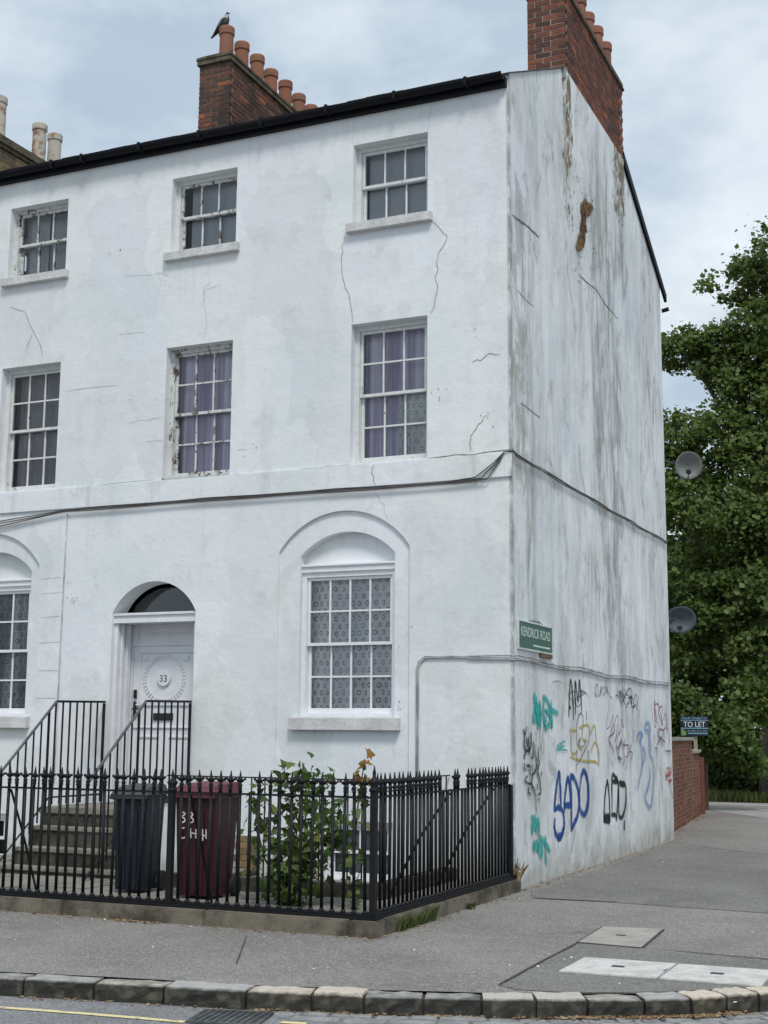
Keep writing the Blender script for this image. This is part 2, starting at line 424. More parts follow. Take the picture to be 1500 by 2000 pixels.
c = b.mix(b.map(b.noise(p, 13, 5, 0.7), 0.55, 0.66), (0.70, 0.60, 0.33), (0.24, 0.235, 0.21))
M['yellow_paint'] = b.done(c, 0.8)
simple('seam', (0.060, 0.060, 0.062), 0.9, var=0.4)
simple('soil', (0.06, 0.05, 0.038), 0.95, var=0.4)

# ---- plants
def leafmat(name, stops, trans=0.42, patchy=1.5):
    b = B(name)
    p = b.geo()
    r = b.geo('Random Per Island')
    f = b.math('ADD', r * 0.55, b.noise(p, patchy, 3) * 0.55)
    c = b.ramp(f, stops)
    b.done(c, 0.5, spec=0.35)
    tl = b.t.nodes.new('ShaderNodeBsdfTranslucent')
    b.t.links.new(b.mix(0.5, c, (0.16, 0.20, 0.02)).o, tl.inputs['Color'])
    ms = b.t.nodes.new('ShaderNodeMixShader'); ms.inputs[0].default_value = trans
    b.t.links.new(b.bs.outputs[0], ms.inputs[1]); b.t.links.new(tl.outputs[0], ms.inputs[2])
    b.t.links.new(ms.outputs[0], b.out.inputs['Surface'])
    return b.m
M['leaf_plane'] = leafmat('plane_tree_leaf', [(0.2, (0.038, 0.078, 0.019)), (0.5, (0.092, 0.150, 0.034)), (0.8, (0.180, 0.230, 0.062))])
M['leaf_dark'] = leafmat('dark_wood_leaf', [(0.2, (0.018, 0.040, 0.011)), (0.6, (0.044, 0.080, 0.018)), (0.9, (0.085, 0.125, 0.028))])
M['leaf_bush'] = leafmat('hedge_bush_leaf', [(0.2, (0.030, 0.062, 0.015)), (0.55, (0.068, 0.120, 0.026)), (0.9, (0.135, 0.190, 0.050))])
M['leaf_maple'] = leafmat('sapling_leaf', [(0.15, (0.022, 0.058, 0.015)), (0.5, (0.055, 0.108, 0.025)), (0.78, (0.125, 0.175, 0.040)), (0.97, (0.25, 0.17, 0.06))], 0.3, 4.0)
M['leaf_rust'] = leafmat('rusty_young_leaf', [(0.15, (0.10, 0.10, 0.02)), (0.5, (0.26, 0.15, 0.03)), (0.85, (0.30, 0.11, 0.045))], 0.3, 6.0)
M['grass'] = leafmat('verge_grass', [(0.2, (0.055, 0.085, 0.022)), (0.5, (0.10, 0.135, 0.035)), (0.9, (0.20, 0.19, 0.08))], 0.25, 2.0)
M['dead_leaf'] = leafmat('dead_leaf', [(0.2, (0.10, 0.055, 0.028)), (0.5, (0.24, 0.14, 0.07)), (0.9, (0.42, 0.34, 0.22))], 0.15, 6.0)
simple('bark', (0.115, 0.10, 0.08), 0.95, var=0.5, scale=7, bump=0.8)
simple('stem', (0.075, 0.065, 0.035), 0.85, var=0.3)

# ---- small things
simple('bin_blue', (0.006, 0.013, 0.025), 0.55, var=0.2, scale=3)
simple('bin_blue_lid', (0.045, 0.052, 0.062), 0.6, var=0.2, scale=3)
simple('bin_maroon', (0.042, 0.0050, 0.0105), 0.55, var=0.25, scale=3)
simple('bin_maroon_lid', (0.12, 0.026, 0.040), 0.6, var=0.25, scale=3)
simple('rubber', (0.015, 0.015, 0.016), 0.8)
simple('paint_mark', (0.68, 0.64, 0.66), 0.7, var=0.35, scale=60)
simple('sign_green', (0.052, 0.135, 0.098), 0.5, var=0.18, scale=6)
simple('sign_text', (0.70, 0.82, 0.76), 0.6, var=0.15, scale=30)
simple('sign_frame', (0.60, 0.66, 0.63), 0.6, var=0.25, scale=10)
simple('board_navy', (0.012, 0.022, 0.035), 0.5, var=0.2)
simple('board_blue', (0.22, 0.42, 0.52), 0.6, var=0.1)
simple('board_white', (0.78, 0.80, 0.82), 0.6, var=0.05)
simple('board_leaf', (0.16, 0.30, 0.11), 0.6, var=0.1)
simple('post_wood', (0.34, 0.32, 0.25), 0.85, var=0.3)
simple('dish_pale', (0.19, 0.20, 0.195), 0.6, var=0.25, scale=5)
simple('dish_dark', (0.085, 0.10, 0.118), 0.6, var=0.2, scale=5)
simple('brass_dark', (0.020, 0.018, 0.016), 0.35, var=0.3)
simple('numeral', (0.03, 0.033, 0.036), 0.5)
simple('bird_grey', (0.085, 0.088, 0.095), 0.85, var=0.5, scale=30)
simple('bird_pale', (0.42, 0.44, 0.45), 0.85, var=0.2, scale=30)
simple('bird_dark', (0.028, 0.034, 0.045), 0.8, var=0.3, scale=30)
simple('stained_wood', (0.17, 0.105, 0.065), 0.85, var=0.3)
for nm, c in dict(spray_blue=(0.018, 0.075, 0.28), spray_black=(0.022, 0.023, 0.026), spray_teal=(0.05, 0.42, 0.38), spray_yellow=(0.50, 0.42, 0.10), spray_purple=(0.165, 0.065, 0.16), spray_sky=(0.16, 0.28, 0.52), spray_red=(0.42, 0.08, 0.075), spray_grey=(0.26, 0.27, 0.30), spray_violet=(0.11, 0.09, 0.15), spray_rose=(0.42, 0.22, 0.34)).items():
    b = B(nm)
    p = b.geo()
    n = b.noise(p, 1.0, 5, 0.7, (1, 9, 5))
    uvn = b.t.nodes.new('ShaderNodeUVMap'); uvn.uv_map = 'UVMap'
    u = b.xyz(S(b, uvn.outputs[0]))[0]
    w = 1.0 - b.math('ABSOLUTE', u * 2.0 - 1.0)
    a_ = b.map(w + (b.noise(p, 45, 3, 0.7) - 0.5) * 0.55, 0.10, 0.62) * b.map(n, 0.74, 0.40, 0.45, 0.97)
    b.done(c, 0.75, spec=0.2)
    tr = b.t.nodes.new('ShaderNodeBsdfTransparent'); ms = b.t.nodes.new('ShaderNodeMixShader')
    b.put(ms.inputs[0], a_); b.t.links.new(tr.outputs[0], ms.inputs[1]); b.t.links.new(b.bs.outputs[0], ms.inputs[2])
    b.t.links.new(ms.outputs[0], b.out.inputs['Surface'])
    M[nm] = b.m
GABLE_MARKS = {
 'sado': [[(1.689,1.233),(1.58,1.067),(1.455,0.772)],[(1.696,1.233),(1.73,1.019),(1.74,0.809)],[(1.45,0.769),(1.644,0.803),(1.807,0.749),(1.865,0.63),(1.816,0.511),(1.652,0.442),(1.505,0.508),(1.462,0.61),(1.5,0.685)],[(1.87,0.724),(1.919,0.94),(2.047,1.134),(2.121,1.006),(2.163,0.798)],[(1.849,0.819),(2.204,0.807)],[(2.143,1.172),(2.302,1.127),(2.46,1.01),(2.52,0.842),(2.455,0.673),(2.272,0.571),(2.148,0.505)],[(2.169,1.16),(2.177,0.812),(2.16,0.49)],[(2.565,0.992),(2.649,1.141),(2.767,1.203),(2.892,1.135),(2.97,0.978),(2.943,0.787),(2.807,0.678),(2.665,0.678),(2.544,0.766),(2.538,0.917),(2.571,1.006)],[(2.837,1.182),(2.939,1.041),(2.926,0.826),(2.809,0.709)],[(1.591,0.475),(1.743,0.479),(1.823,0.546)]],
 'aod': [[(3.695,0.516),(3.744,0.753),(3.908,1.041),(3.992,0.864),(4.029,0.506)],[(3.701,0.603),(4.035,0.582)],[(3.699,0.567),(4.039,0.546)],[(3.696,0.532),(4.036,0.509)],[(4.135,0.614),(4.172,1.087),(4.355,1.086),(4.491,1.012),(4.447,0.764),(4.357,0.488)],[(4.185,1.045),(4.466,1.004)],[(4.085,0.6),(4.314,0.576),(4.376,0.512)],[(4.536,1.023),(4.501,0.596),(4.574,0.536),(4.72,0.552),(4.891,0.704),(4.927,0.914),(4.81,0.99),(4.553,1.018)],[(4.584,0.984),(4.86,0.955)],[(4.802,0.485),(4.773,0.348)]],
 'am': [[(2.127,1.868),(2.163,2.126),(2.23,2.337),(2.31,2.13),(2.34,1.839)],[(2.144,1.987),(2.212,1.989)],[(2.436,1.898),(2.414,2.133),(2.44,2.32),(2.557,2.073),(2.624,2.346),(2.684,2.141),(2.71,1.934)]],
 'yel': [[(2.141,1.715),(2.472,1.714)],[(2.566,1.74),(2.806,1.774),(3.024,1.776),(3.068,1.691),(3.01,1.547)],[(2.219,1.687),(2.228,1.437),(2.504,1.454)],[(2.158,1.388),(2.661,1.338),(3.318,1.309),(3.506,1.256)],[(3.126,1.429),(3.233,1.54),(3.385,1.546),(3.505,1.426),(3.494,1.266)],[(2.733,1.767),(2.724,1.612),(2.867,1.587)],[(3.116,1.658),(3.248,1.771),(3.336,1.759),(3.373,1.559)],[(2.654,1.625),(2.553,1.511),(2.741,1.497)]],
 'pur0': [[(2.462,1.53),(2.462,1.752),(2.527,1.867),(2.648,1.927),(2.763,1.871),(2.73,1.702)],[(2.654,1.625),(2.485,1.536),(2.742,1.51),(2.867,1.587),(2.937,1.547),(2.737,1.42),(2.447,1.278)],[(3.005,1.463),(2.994,1.281)],[(2.926,1.971),(2.917,1.821)],[(2.448,1.498),(2.42,1.19)]],
 'teal1': [[(0.764,2.118),(0.715,2.067),(0.746,1.971),(0.673,1.812),(0.794,1.829)],[(0.79,2.094),(0.825,1.932),(0.844,1.712)],[(0.747,2.011),(0.866,1.949),(0.987,1.889),(0.902,1.802),(0.852,1.932)],[(0.924,2.044),(0.962,1.934),(0.933,1.721)],[(1.065,2.118),(1.072,1.936),(1.094,1.771)],[(1.079,2.102),(1.259,2.032),(1.385,1.95),(1.662,1.913)],[(1.143,1.946),(1.324,1.878),(1.262,1.756),(1.122,1.772),(1.168,1.876)],[(1.375,2.068),(1.39,1.9),(1.405,1.736)],[(1.15,1.772),(1.14,1.689)],[(0.772,1.971),(0.847,1.777)],[(0.828,2.013),(0.888,1.778)]],
 'teal3': [[(1.579,1.522),(1.794,1.563),(1.947,1.581)],[(1.599,1.504),(1.922,1.52)],[(1.535,1.48),(1.854,1.478),(2.029,1.464)],[(1.793,1.557),(1.704,1.466)]],
 'teal2': [[(0.562,0.746),(0.673,0.715),(0.685,0.63)],[(0.675,0.761),(0.73,0.712),(0.784,0.641),(0.67,0.614),(0.601,0.668),(0.585,0.593),(0.612,0.55)],[(0.816,0.724),(0.855,0.62),(0.851,0.514)],[(0.755,0.609),(0.739,0.567)],[(0.851,0.514),(0.98,0.467),(1.154,0.386),(1.271,0.318)],[(0.779,0.48),(0.692,0.427),(0.719,0.396),(0.834,0.43),(0.774,0.337)],[(1.085,0.512),(1.08,0.392),(1.101,0.176)],[(0.851,0.493),(0.832,0.367),(0.915,0.276)],[(0.965,0.442),(0.944,0.274)],[(0.892,0.447),(0.803,0.356)],[(0.666,0.484),(0.661,0.362)]],
 'scr': [[(0.306,1.712),(0.373,1.659),(0.428,1.745)],[(0.373,1.659),(0.337,1.605),(0.335,1.525),(0.394,1.466),(0.332,1.419),(0.348,1.381)],[(0.407,1.632),(0.439,1.509)],[(0.568,1.686),(0.582,1.578),(0.544,1.502),(0.385,1.471)],[(0.477,1.632),(0.509,1.503),(0.524,1.417)],[(0.635,1.578),(0.67,1.523),(0.63,1.404),(0.576,1.4)],[(0.743,1.55),(0.721,1.441),(0.772,1.359),(0.752,1.278),(0.678,1.231),(0.605,1.2),(0.584,1.104),(0.706,0.993),(0.744,0.792)],[(0.833,1.523),(0.837,1.386),(0.863,1.33),(0.806,1.271),(0.804,1.222),(0.874,1.139),(0.906,1.007),(0.796,0.978)],[(0.381,1.317),(0.52,1.298),(0.518,1.229),(0.534,1.191)],[(0.33,1.344),(0.311,1.286),(0.379,1.253)],[(0.429,1.199),(0.359,1.174),(0.358,1.132),(0.567,1.105)],[(0.478,1.07),(0.441,1.029),(0.545,0.977)],[(0.952,1.236),(0.922,1.181)],[(0.782,1.103),(0.761,1.034)],[(0.849,0.944),(0.811,0.902)],[(0.574,1.335),(0.607,1.248)]],
 'sms': [[(4.454,2.216),(4.658,2.17),(4.777,2.079)],[(4.542,2.28),(4.745,2.203),(4.866,2.123)],[(4.711,2.296),(4.659,2.18),(4.735,2.078)],[(4.883,2.317),(4.917,2.219),(4.822,2.111)],[(5.005,2.232),(5.188,2.322),(5.32,2.305),(5.357,2.22),(5.154,2.193)],[(5.154,2.193),(5.398,2.179),(5.433,2.072),(5.357,1.974)],[(4.966,2.031),(5.126,2.119),(5.19,2.099)],[(4.625,2.283),(4.998,2.158)]],
 'pur1': [[(4.321,1.825),(4.29,1.693),(4.005,1.612),(4.27,1.441)],[(4.483,1.806),(4.409,1.653),(4.319,1.552)],[(4.641,1.715),(4.468,1.623),(4.435,1.47),(4.606,1.541),(4.694,1.592),(4.511,1.389),(4.714,1.325)],[(4.931,1.623),(4.81,1.468),(4.84,1.313),(4.727,1.233)],[(4.694,1.592),(4.815,1.52),(5.094,1.508),(5.015,1.352),(4.888,1.374)],[(4.466,1.349),(4.671,1.315)],[(5.271,1.528),(5.153,1.434),(5.304,1.401),(5.205,1.287)],[(4.968,1.311),(4.904,1.168)],[(4.378,1.521),(4.625,1.265)]],
 'blu': [[(5.658,1.559),(5.666,1.645),(5.834,1.705),(5.971,1.656),(5.799,1.58),(5.886,1.515),(5.904,1.222),(5.594,0.888)],[(5.98,1.509),(6.109,1.372),(5.927,1.222)],[(6.097,1.734),(6.152,1.8),(6.302,1.846),(6.469,1.803),(6.475,1.624),(6.507,1.457),(6.448,1.368),(6.611,1.266),(6.634,1.02),(6.47,0.65),(6.294,0.603),(6.045,0.743),(6.252,0.899),(6.417,1.07),(6.379,1.181)],[(6.145,1.734),(6.385,1.702),(6.378,1.402)]],
 'pur2': [[(6.782,1.681),(6.772,1.59)],[(7.099,1.751),(6.986,1.67),(7.242,1.624),(7.363,1.752)],[(7.1,1.762),(7.255,1.74)],[(6.916,1.511),(7.081,1.59),(7.239,1.601),(7.499,1.543)],[(6.758,1.46),(6.91,1.454),(6.896,1.329)],[(7.184,1.578),(7.332,1.486)],[(7.646,1.86),(7.637,1.789),(7.687,1.742)],[(7.629,2.178),(7.653,1.919),(7.762,1.684),(7.799,1.53)],[(7.484,1.409),(7.867,1.412),(7.859,1.341)],[(7.363,1.752),(7.393,1.555)]],
 'red': [[(7.532,1.136),(7.724,1.144),(7.771,1.084),(7.491,1.021),(7.822,1.048),(7.892,1.164)],[(7.645,0.948),(7.866,0.953),(7.697,0.923)],[(7.474,1.102),(7.537,0.951)]],
 'grey': [[(1.427,2.256),(1.501,2.284),(1.679,2.291),(1.768,2.273)],[(1.453,2.189),(1.458,2.138)]],
 'blk2': [[(0.045,0.343),(0.031,0.28),(-0.015,0.259),(0.062,0.237),(0.166,0.192)]],
 'gc1': [[(0.093,7.647),(0.359,7.674),(0.634,7.71),(1.135,7.738)]],
 'gc2': [[(2.91,7.838),(3.362,7.854),(3.836,7.898),(4.325,7.833),(5.054,7.829)]],
 'gc3': [[(0.269,6.786),(0.537,6.759),(0.885,6.774)]],
 'gc4': [[(0.328,5.446),(0.557,5.449),(0.871,5.437),(1.087,5.434)]],
 'blob': [[(3.015,8.89),(3.25,9.031),(3.626,9.08),(3.6,8.963),(3.283,8.82),(3.239,8.542),(3.067,8.235),(2.708,8.138),(2.944,8.437),(3.031,8.701)]],
}
FRONT_CRACKS = {
 'c1': [[(-0.965,7.679),(-0.932,7.635),(-0.769,7.458),(-0.866,7.3),(-0.912,7.18),(-0.905,7.052),(-0.925,6.954),(-0.898,6.868),(-0.931,6.759),(-0.924,6.645),(-0.989,6.54)]],
 'c2': [[(-2.122,7.67),(-2.155,7.55),(-2.16,7.42),(-2.157,7.157),(-2.07,6.931),(-2.004,6.555)]],
 'c3': [[(-6.953,7.292),(-6.886,7.139),(-6.79,6.983),(-6.68,6.803),(-6.627,6.631)],[(-6.818,6.963),(-6.907,6.781)],[(-7.222,7.398),(-6.953,7.292)]],
 'c4': [[(-4.019,7.326),(-4.108,7.269),(-4.109,7.079),(-4.063,6.822),(-4.085,6.601)]],
 'c5': [[(-5.219,5.588),(-4.984,5.613),(-4.685,5.609)],[(-4.905,5.303),(-4.841,5.325),(-4.674,5.318)],[(-3.568,5.102),(-3.434,5.091)],[(-5.219,5.895),(-5.153,5.895)],[(-6.26,6.11),(-5.78,6.121),(-5.389,6.11)],[(-5.395,6.81),(-4.995,6.775)]],
 'c6': [[(-1.684,4.452),(-1.574,4.288),(-1.55,4.198),(-1.489,4.083)],[(-1.447,1.561),(-1.399,1.395)]],
 'c7': [[(-0.303,5.249),(-0.383,5.157),(-0.452,5.085),(-0.498,4.979),(-0.499,4.847)],[(-0.461,5.892),(-0.357,5.915),(-0.265,5.976),(-0.129,5.95)]],
 'c8': [[(-1.696,4.783),(-1.719,4.695),(-1.687,4.603),(-1.674,4.523)]],
 'c9': [[(-0.99,9.178),(-1.012,9.006),(-1.034,8.835)],[(-2.03,9.175),(-2.039,8.996),(-2.03,8.838)]],
 'c10': [[(-4.631,7.49),(-4.791,7.558),(-5.002,7.552),(-5.378,7.591)],[(-4.817,7.562),(-4.77,7.37)],[(-4.126,7.035),(-4.107,7.237),(-3.881,7.287)]],
 'c11': [[(-6.473,3.606),(-6.147,3.627)],[(-6.448,3.415),(-6.122,3.426)],[(-6.443,3.108),(-6.131,3.117)],[(-6.477,2.776),(-6.12,2.783)],[(-6.469,2.42),(-6.105,2.416)],[(-6.461,2.065),(-6.098,2.069)]],
 'c12': [[(-7.222,4.781),(-6.212,4.777),(-5.446,4.807),(-4.781,4.814)],[(-7.204,4.522),(-6.157,4.528),(-5.872,4.524)]],
 'c13': [[(-3.619,4.791),(-2.868,4.788),(-2.015,4.801)],[(-1.017,4.812),(-0.486,4.813),(-0.006,4.829)]],
}

# ------------------------------------------------------------------ mesh helpers
def link(o, parent=None):
    COL.objects.link(o)
    if parent is not None: o.parent = parent
    return o
def me(name, V, F, mat=None, smooth=False):
    m = bpy.data.meshes.new(name)
    m.from_pydata([tuple(v) for v in V], [], [tuple(f) for f in F])
    m.update()
    if mat: m.materials.append(M[mat] if isinstance(mat, str) else mat)
    if smooth: m.polygons.foreach_set('use_smooth', [True] * len(m.polygons))
    return m
def ob(name, mesh, parent=None, loc=None, rz=0.0, kind=None, label=None):
    o = bpy.data.objects.new(name, mesh)
    link(o, parent)
    if loc is not None: o.location = loc
    if rz: o.rotation_euler = (0, 0, rz)
    if kind: o['kind'] = kind
    if label: o['label'] = label
    return o
def thing(name, label, cat, loc=(0, 0, 0), rz=0.0, group=None):
    o = bpy.data.objects.new(name, None)
    o.empty_display_size = 0.1
    link(o)
    o.location = loc
    o.rotation_euler = (0, 0, rz)
    return tag(o, label, cat, group)
def tag(o, label, cat, group=None):
    o['label'] = label; o['category'] = cat
    if group: o['group'] = group
    return o

class MB:
    """collects shapes for one mesh"""
    def __init__(s): s.V, s.F = [], []
    def add(s, V, F):
        n = len(s.V); s.V += [tuple(v) for v in V]; s.F += [tuple(i + n for i in f) for f in F]; return s
    def box(s, x0, x1, y0, y1, z0, z1):
        V = [(x, y, z) for z in (z0, z1) for y in (y0, y1) for x in (x0, x1)]
        return s.add(V, [(0, 2, 3, 1), (4, 5, 7, 6), (0, 1, 5, 4), (2, 6, 7, 3), (0, 4, 6, 2), (1, 3, 7, 5)])
    def hexa(s, V):
        return s.add(V, [(0, 3, 2, 1), (4, 5, 6, 7), (0, 1, 5, 4), (1, 2, 6, 5), (2, 3, 7, 6), (3, 0, 4, 7)])
    def tube(s, pts, r, n=6, caps=True):
        pts = [Vector(p) for p in pts]
        rr = r if isinstance(r, (list, tuple)) else [r] * len(pts)
        base = len(s.V); up = None
        for i, p in enumerate(pts):
            t = (pts[min(i + 1, len(pts) - 1)] - pts[max(i - 1, 0)]).normalized()
            if up is None: up = Vector((0, 0, 1)) if abs(t.z) < 0.9 else Vector((1, 0, 0))
            a = t.cross(up).normalized(); c = a.cross(t).normalized(); up = c
            for k in range(n):
                w = 2 * math.pi * (k + 0.5) / n
                s.V.append(tuple(p + (a * math.cos(w) + c * math.sin(w)) * rr[i]))
        for i in range(len(pts) - 1):
            for k in range(n):
                q = base + i * n; k2 = (k + 1) % n
                s.F.append((q + k, q + k2, q + n + k2, q + n + k))
        if caps:
            s.F.append(tuple(base + k for k in range(n))[::-1])
            s.F.append(tuple(base + (len(pts) - 1) * n + k for k in range(n)))
        return s
    def lathe(s, prof, n=12, c=(0, 0, 0)):
        base = len(s.V)
        for r, z in prof:
            for k in range(n):
                w = 2 * math.pi * k / n
                s.V.append((c[0] + r * math.cos(w), c[1] + r * math.sin(w), c[2] + z))
        for i in range(len(prof) - 1):
            for k in range(n):
                q = base + i * n; k2 = (k + 1) % n
                s.F.append((q + k, q + k2, q + n + k2, q + n + k))
        s.F.append(tuple(base + k for k in range(n))[::-1])
        s.F.append(tuple(base + (len(prof) - 1) * n + k for k in range(n)))
        return s
    def prism(s, poly, axis, a, b):
        """extrude a 2D outline along an axis between a and b"""
        n = len(poly)
        def P(u, v, t): return (t, u, v) if axis == 'x' else (u, t, v) if axis == 'y' else (u, v, t)
        V = [P(u, v, a) for u, v in poly] + [P(u, v, b) for u, v in poly]
        F = [tuple(range(n)), tuple(range(2 * n - 1, n - 1, -1))]
        F += [(i, i + n, (i + 1) % n + n, (i + 1) % n) for i in range(n)]
        return s.add(V, F)
    def mesh(s, name, mat, smooth=False, fix=True, bevel=0.0):
        m = me(name, s.V, s.F, mat, smooth)
        if fix or bevel:
            bm = bmesh.new(); bm.from_mesh(m)
            bmesh.ops.recalc_face_normals(bm, faces=bm.faces)
            if bevel:
                es = [e for e in bm.edges if len(e.link_faces) == 2 and e.calc_face_angle(0) > 0.5]
                bmesh.ops.bevel(bm, geom=es, offset=bevel, segments=2, affect='EDGES', clamp_overlap=True)
            bm.to_mesh(m); bm.free()
        return m
    def ob(s, name, mat, parent=None, smooth=False, bevel=0.0, **k):
        return ob(name, s.mesh(name, mat, smooth, True, bevel), parent, **k)

def arch(x0, x1, z0, zs, zt, n=20):
    """outline of an opening with a segmental head: spring zs, crown zt"""
    h = (x1 - x0) / 2; cx = (x0 + x1) / 2; rise = zt - zs
    rad = (h * h + rise * rise) / (2 * rise); cz = zt - rad
    a0 = math.atan2(zs - cz, h); a1 = math.pi - a0
    return [(x0, z0), (x1, z0)] + [(cx + rad * math.cos(a0 + (a1 - a0) * i / n), cz + rad * math.sin(a0 + (a1 - a0) * i / n)) for i in range(n + 1)]
def carve(name, mesh, cutters, mat):
    """box mesh minus prisms, evaluated to a plain mesh"""
    o = bpy.data.objects.new(name + '_src', mesh); COL.objects.link(o)
    tmp = []
    for i, c in enumerate(cutters):
        co = bpy.data.objects.new('cutter', c.mesh('cutter', None)); COL.objects.link(co); tmp.append(co)
        md = o.modifiers.new('b%d' % i, 'BOOLEAN'); md.operation = 'DIFFERENCE'; md.object = co; md.solver = 'EXACT'
    dg = bpy.context.evaluated_depsgraph_get()
    m = bpy.data.meshes.new_from_object(o.evaluated_get(dg))
    m.name = name
    m.materials.clear(); m.materials.append(M[mat])
    for t in tmp + [o]: bpy.data.objects.remove(t)
    return m
def ribbon(strokes, width, P, jitter=0.0, taper=True):
    """flat strokes; P maps (u, v) on the wall to 3D. Each stroke becomes a strip"""
    V, F = [], []
    for st in strokes:
        pts = [Vector(q) for q in st]
        fine = [pts[0]]
        for i in range(len(pts) - 1):          # Catmull-Rom through the points
            p0, p1, p2, p3 = pts[max(i - 1, 0)], pts[i], pts[i + 1], pts[min(i + 2, len(pts) - 1)]
            k = 5
            for j in range(1, k + 1):
                t = j / k
                fine.append(0.5 * (2 * p1 + (p2 - p0) * t + (2 * p0 - 5 * p1 + 4 * p2 - p3) * t * t + (3 * p1 - p0 - 3 * p2 + p3) * t ** 3))
        base = len(V); n = len(fine)
        for i, q in enumerate(fine):
            d = fine[min(i + 1, n - 1)] - fine[max(i - 1, 0)]
            d = d.normalized() if d.length > 1e-6 else Vector((0, 1))
            nrm = Vector((-d.y, d.x))
            e = min(i, n - 1 - i) / max(1, n * 0.12)
            w = width * 0.5 * (min(1.0, 0.55 + 0.45 * e) if taper else 1.0) * (1 + random.uniform(-jitter, jitter))
            c = q + nrm * random.uniform(-jitter, jitter) * width * 0.6
            lift = 0.00003 * (len(V) // 2)       # overlapping strokes never share a plane
            V.append(P(*(c + nrm * w), lift)); V.append(P(*(c - nrm * w), lift))
        F += [(base + 2 * i, base + 2 * i + 1, base + 2 * i + 3, base + 2 * i + 2) for i in range(n - 1)]
    return V, F
def with_uv(m):
    uv = m.uv_layers.new(name='UVMap')
    for l in m.loops: uv.data[l.index].uv = (float(l.vertex_index % 2), 0.5)
    return m
def text_mesh(name, s, size, mat, depth=0.0, sx=1.0):
    cu = bpy.data.curves.new('txt', 'FONT'); cu.body = s; cu.size = size; cu.extrude = depth
    cu.align_x = 'CENTER'; cu.align_y = 'CENTER'; cu.resolution_u = 3
    o = bpy.data.objects.new('txt', cu); COL.objects.link(o)
    dg = bpy.context.evaluated_depsgraph_get()
    m = bpy.data.meshes.new_from_object(o.evaluated_get(dg))
    bpy.data.objects.remove(o)
    m.name = name; m.materials.clear(); m.materials.append(M[mat])
    for v in m.vertices: v.co.x *= sx
    return m
def fit_text(name, s, w, h, mat, depth=0.002):
    m = text_mesh(name, s, 1.0, mat)
    xs = [v.co.x for v in m.vertices]; ys = [v.co.y for v in m.vertices]
    cx, cy = (min(xs) + max(xs)) / 2, (min(ys) + max(ys)) / 2
    kx, ky = w / (max(xs) - min(xs)), h / (max(ys) - min(ys))
    for v in m.vertices: v.co = ((v.co.x - cx) * kx, (v.co.y - cy) * ky, v.co.z)
    return m
UPRIGHT = Matrix.Rotation(math.pi / 2, 4, 'X')      # text facing -Y
FACE_X = Matrix.Rotation(math.pi / 2, 4, 'Z') @ UPRIGHT   # text facing +X
def place(mesh, mat4): mesh.transform(mat4); return mesh
def interp(poly, d):
    out = [Vector(poly[0])]
    for a, c in zip(poly, poly[1:]):
        a, c = Vector(a), Vector(c); n = max(1, int((c - a).length / d))
        out += [a.lerp(c, (i + 1) / n) for i in range(n)]
    return out

# ------------------------------------------------------------------ ground
KERB = [(-30.0, -12.1), (-14.0, -8.95), (-6.0, -7.42), (-3.2, -6.88), (-2.25, -6.69), (-1.314, -6.50), (-0.816, -6.395), (-0.32, -6.311), (0.249, -6.222), (0.67, -6.10), (1.003, -6.03), (1.361, -5.90), (1.71, -5.79), (2.033, -5.66), (2.323, -5.51), (2.646, -5.345), (2.913, -5.175), (3.103, -5.0), (3.281, -4.82), (3.75, -4.40), (4.40, -3.65), (4.95, -2.6), (5.3, -1.3), (5.45, 0.5), (5.5, 3.0), (5.5, 9.0), (5.5, 24.0), (5.5, 60.0)]
KW = 0.19
def offset(line, d):
    out = []
    for i, q in enumerate(line):
        a, c = Vector(line[max(i - 1, 0)]), Vector(line[min(i + 1, len(line) - 1)])
        t = (c - a).normalized(); out.append(Vector(q) + Vector((-t.y, t.x)) * d)
    return out
KB = offset(KERB, KW)
def sheet(name, poly, z, mat, **k):
    bm = bmesh.new()
    f = bm.faces.new([bm.verts.new((q[0], q[1], z)) for q in poly])
    bmesh.ops.triangulate(bm, faces=[f])
    bmesh.ops.recalc_face_normals(bm, faces=bm.faces)
    if bm.faces[:][0].normal.z < 0: bmesh.ops.reverse_faces(bm, faces=bm.faces)
    m = bpy.data.meshes.new(name); bm.to_mesh(m); bm.free(); m.materials.append(M[mat])
    return ob(name, m, kind='structure', **k)
sheet('ground', [(-600, -600), (600, -600), (600, 900), (-600, 900)], -0.135, 'soil')
sheet('road', [(-200, -60), (60, -60), (60, 120), (5.3, 120), (5.3, -3), (0, -5.9), (-31, -11.6), (-200, -45)], -0.122, 'road')
sheet('pavement', [tuple(q) for q in KB] + [(-40, 60), (-40, -13.0)], 0.0, 'pavement')
sheet('pavement_patch', [(1.645, -3.3), (1.68, -5.33), (1.82, -5.42), (2.16, -5.37), (2.75, -5.05), (3.1, -4.75), (3.5, -4.35), (4.3, -3.45), (4.0, -3.4), (2.2, -3.33)], 0.004, 'pavement_dark')
sheet('pavement_patch', [(0.10, 7.6), (0.25, -0.25), (0.42, -0.58), (1.25, -0.52), (3.2, -0.7), (4.6, -0.4), (5.2, 3.4), (5.2, 7.0), (2.6, 5.9), (1.2, 6.5)], 0.004, 'pavement_dark')
sheet('driveway', [(-1.25, 17.4), (0.55, 14.6), (5.3, 12.4), (5.3, 21.3), (-0.4, 21.2), (-2.2, 21.3), (-6, 22.0), (-6, 18.2)], 0.005, 'concrete_far')
sheet('driveway_patch', [(-1.6, 19.0), (0.1, 18.5), (2.6, 18.1), (2.6, 18.9), (0.0, 19.7), (-1.7, 20.0)], 0.010, 'pavement')
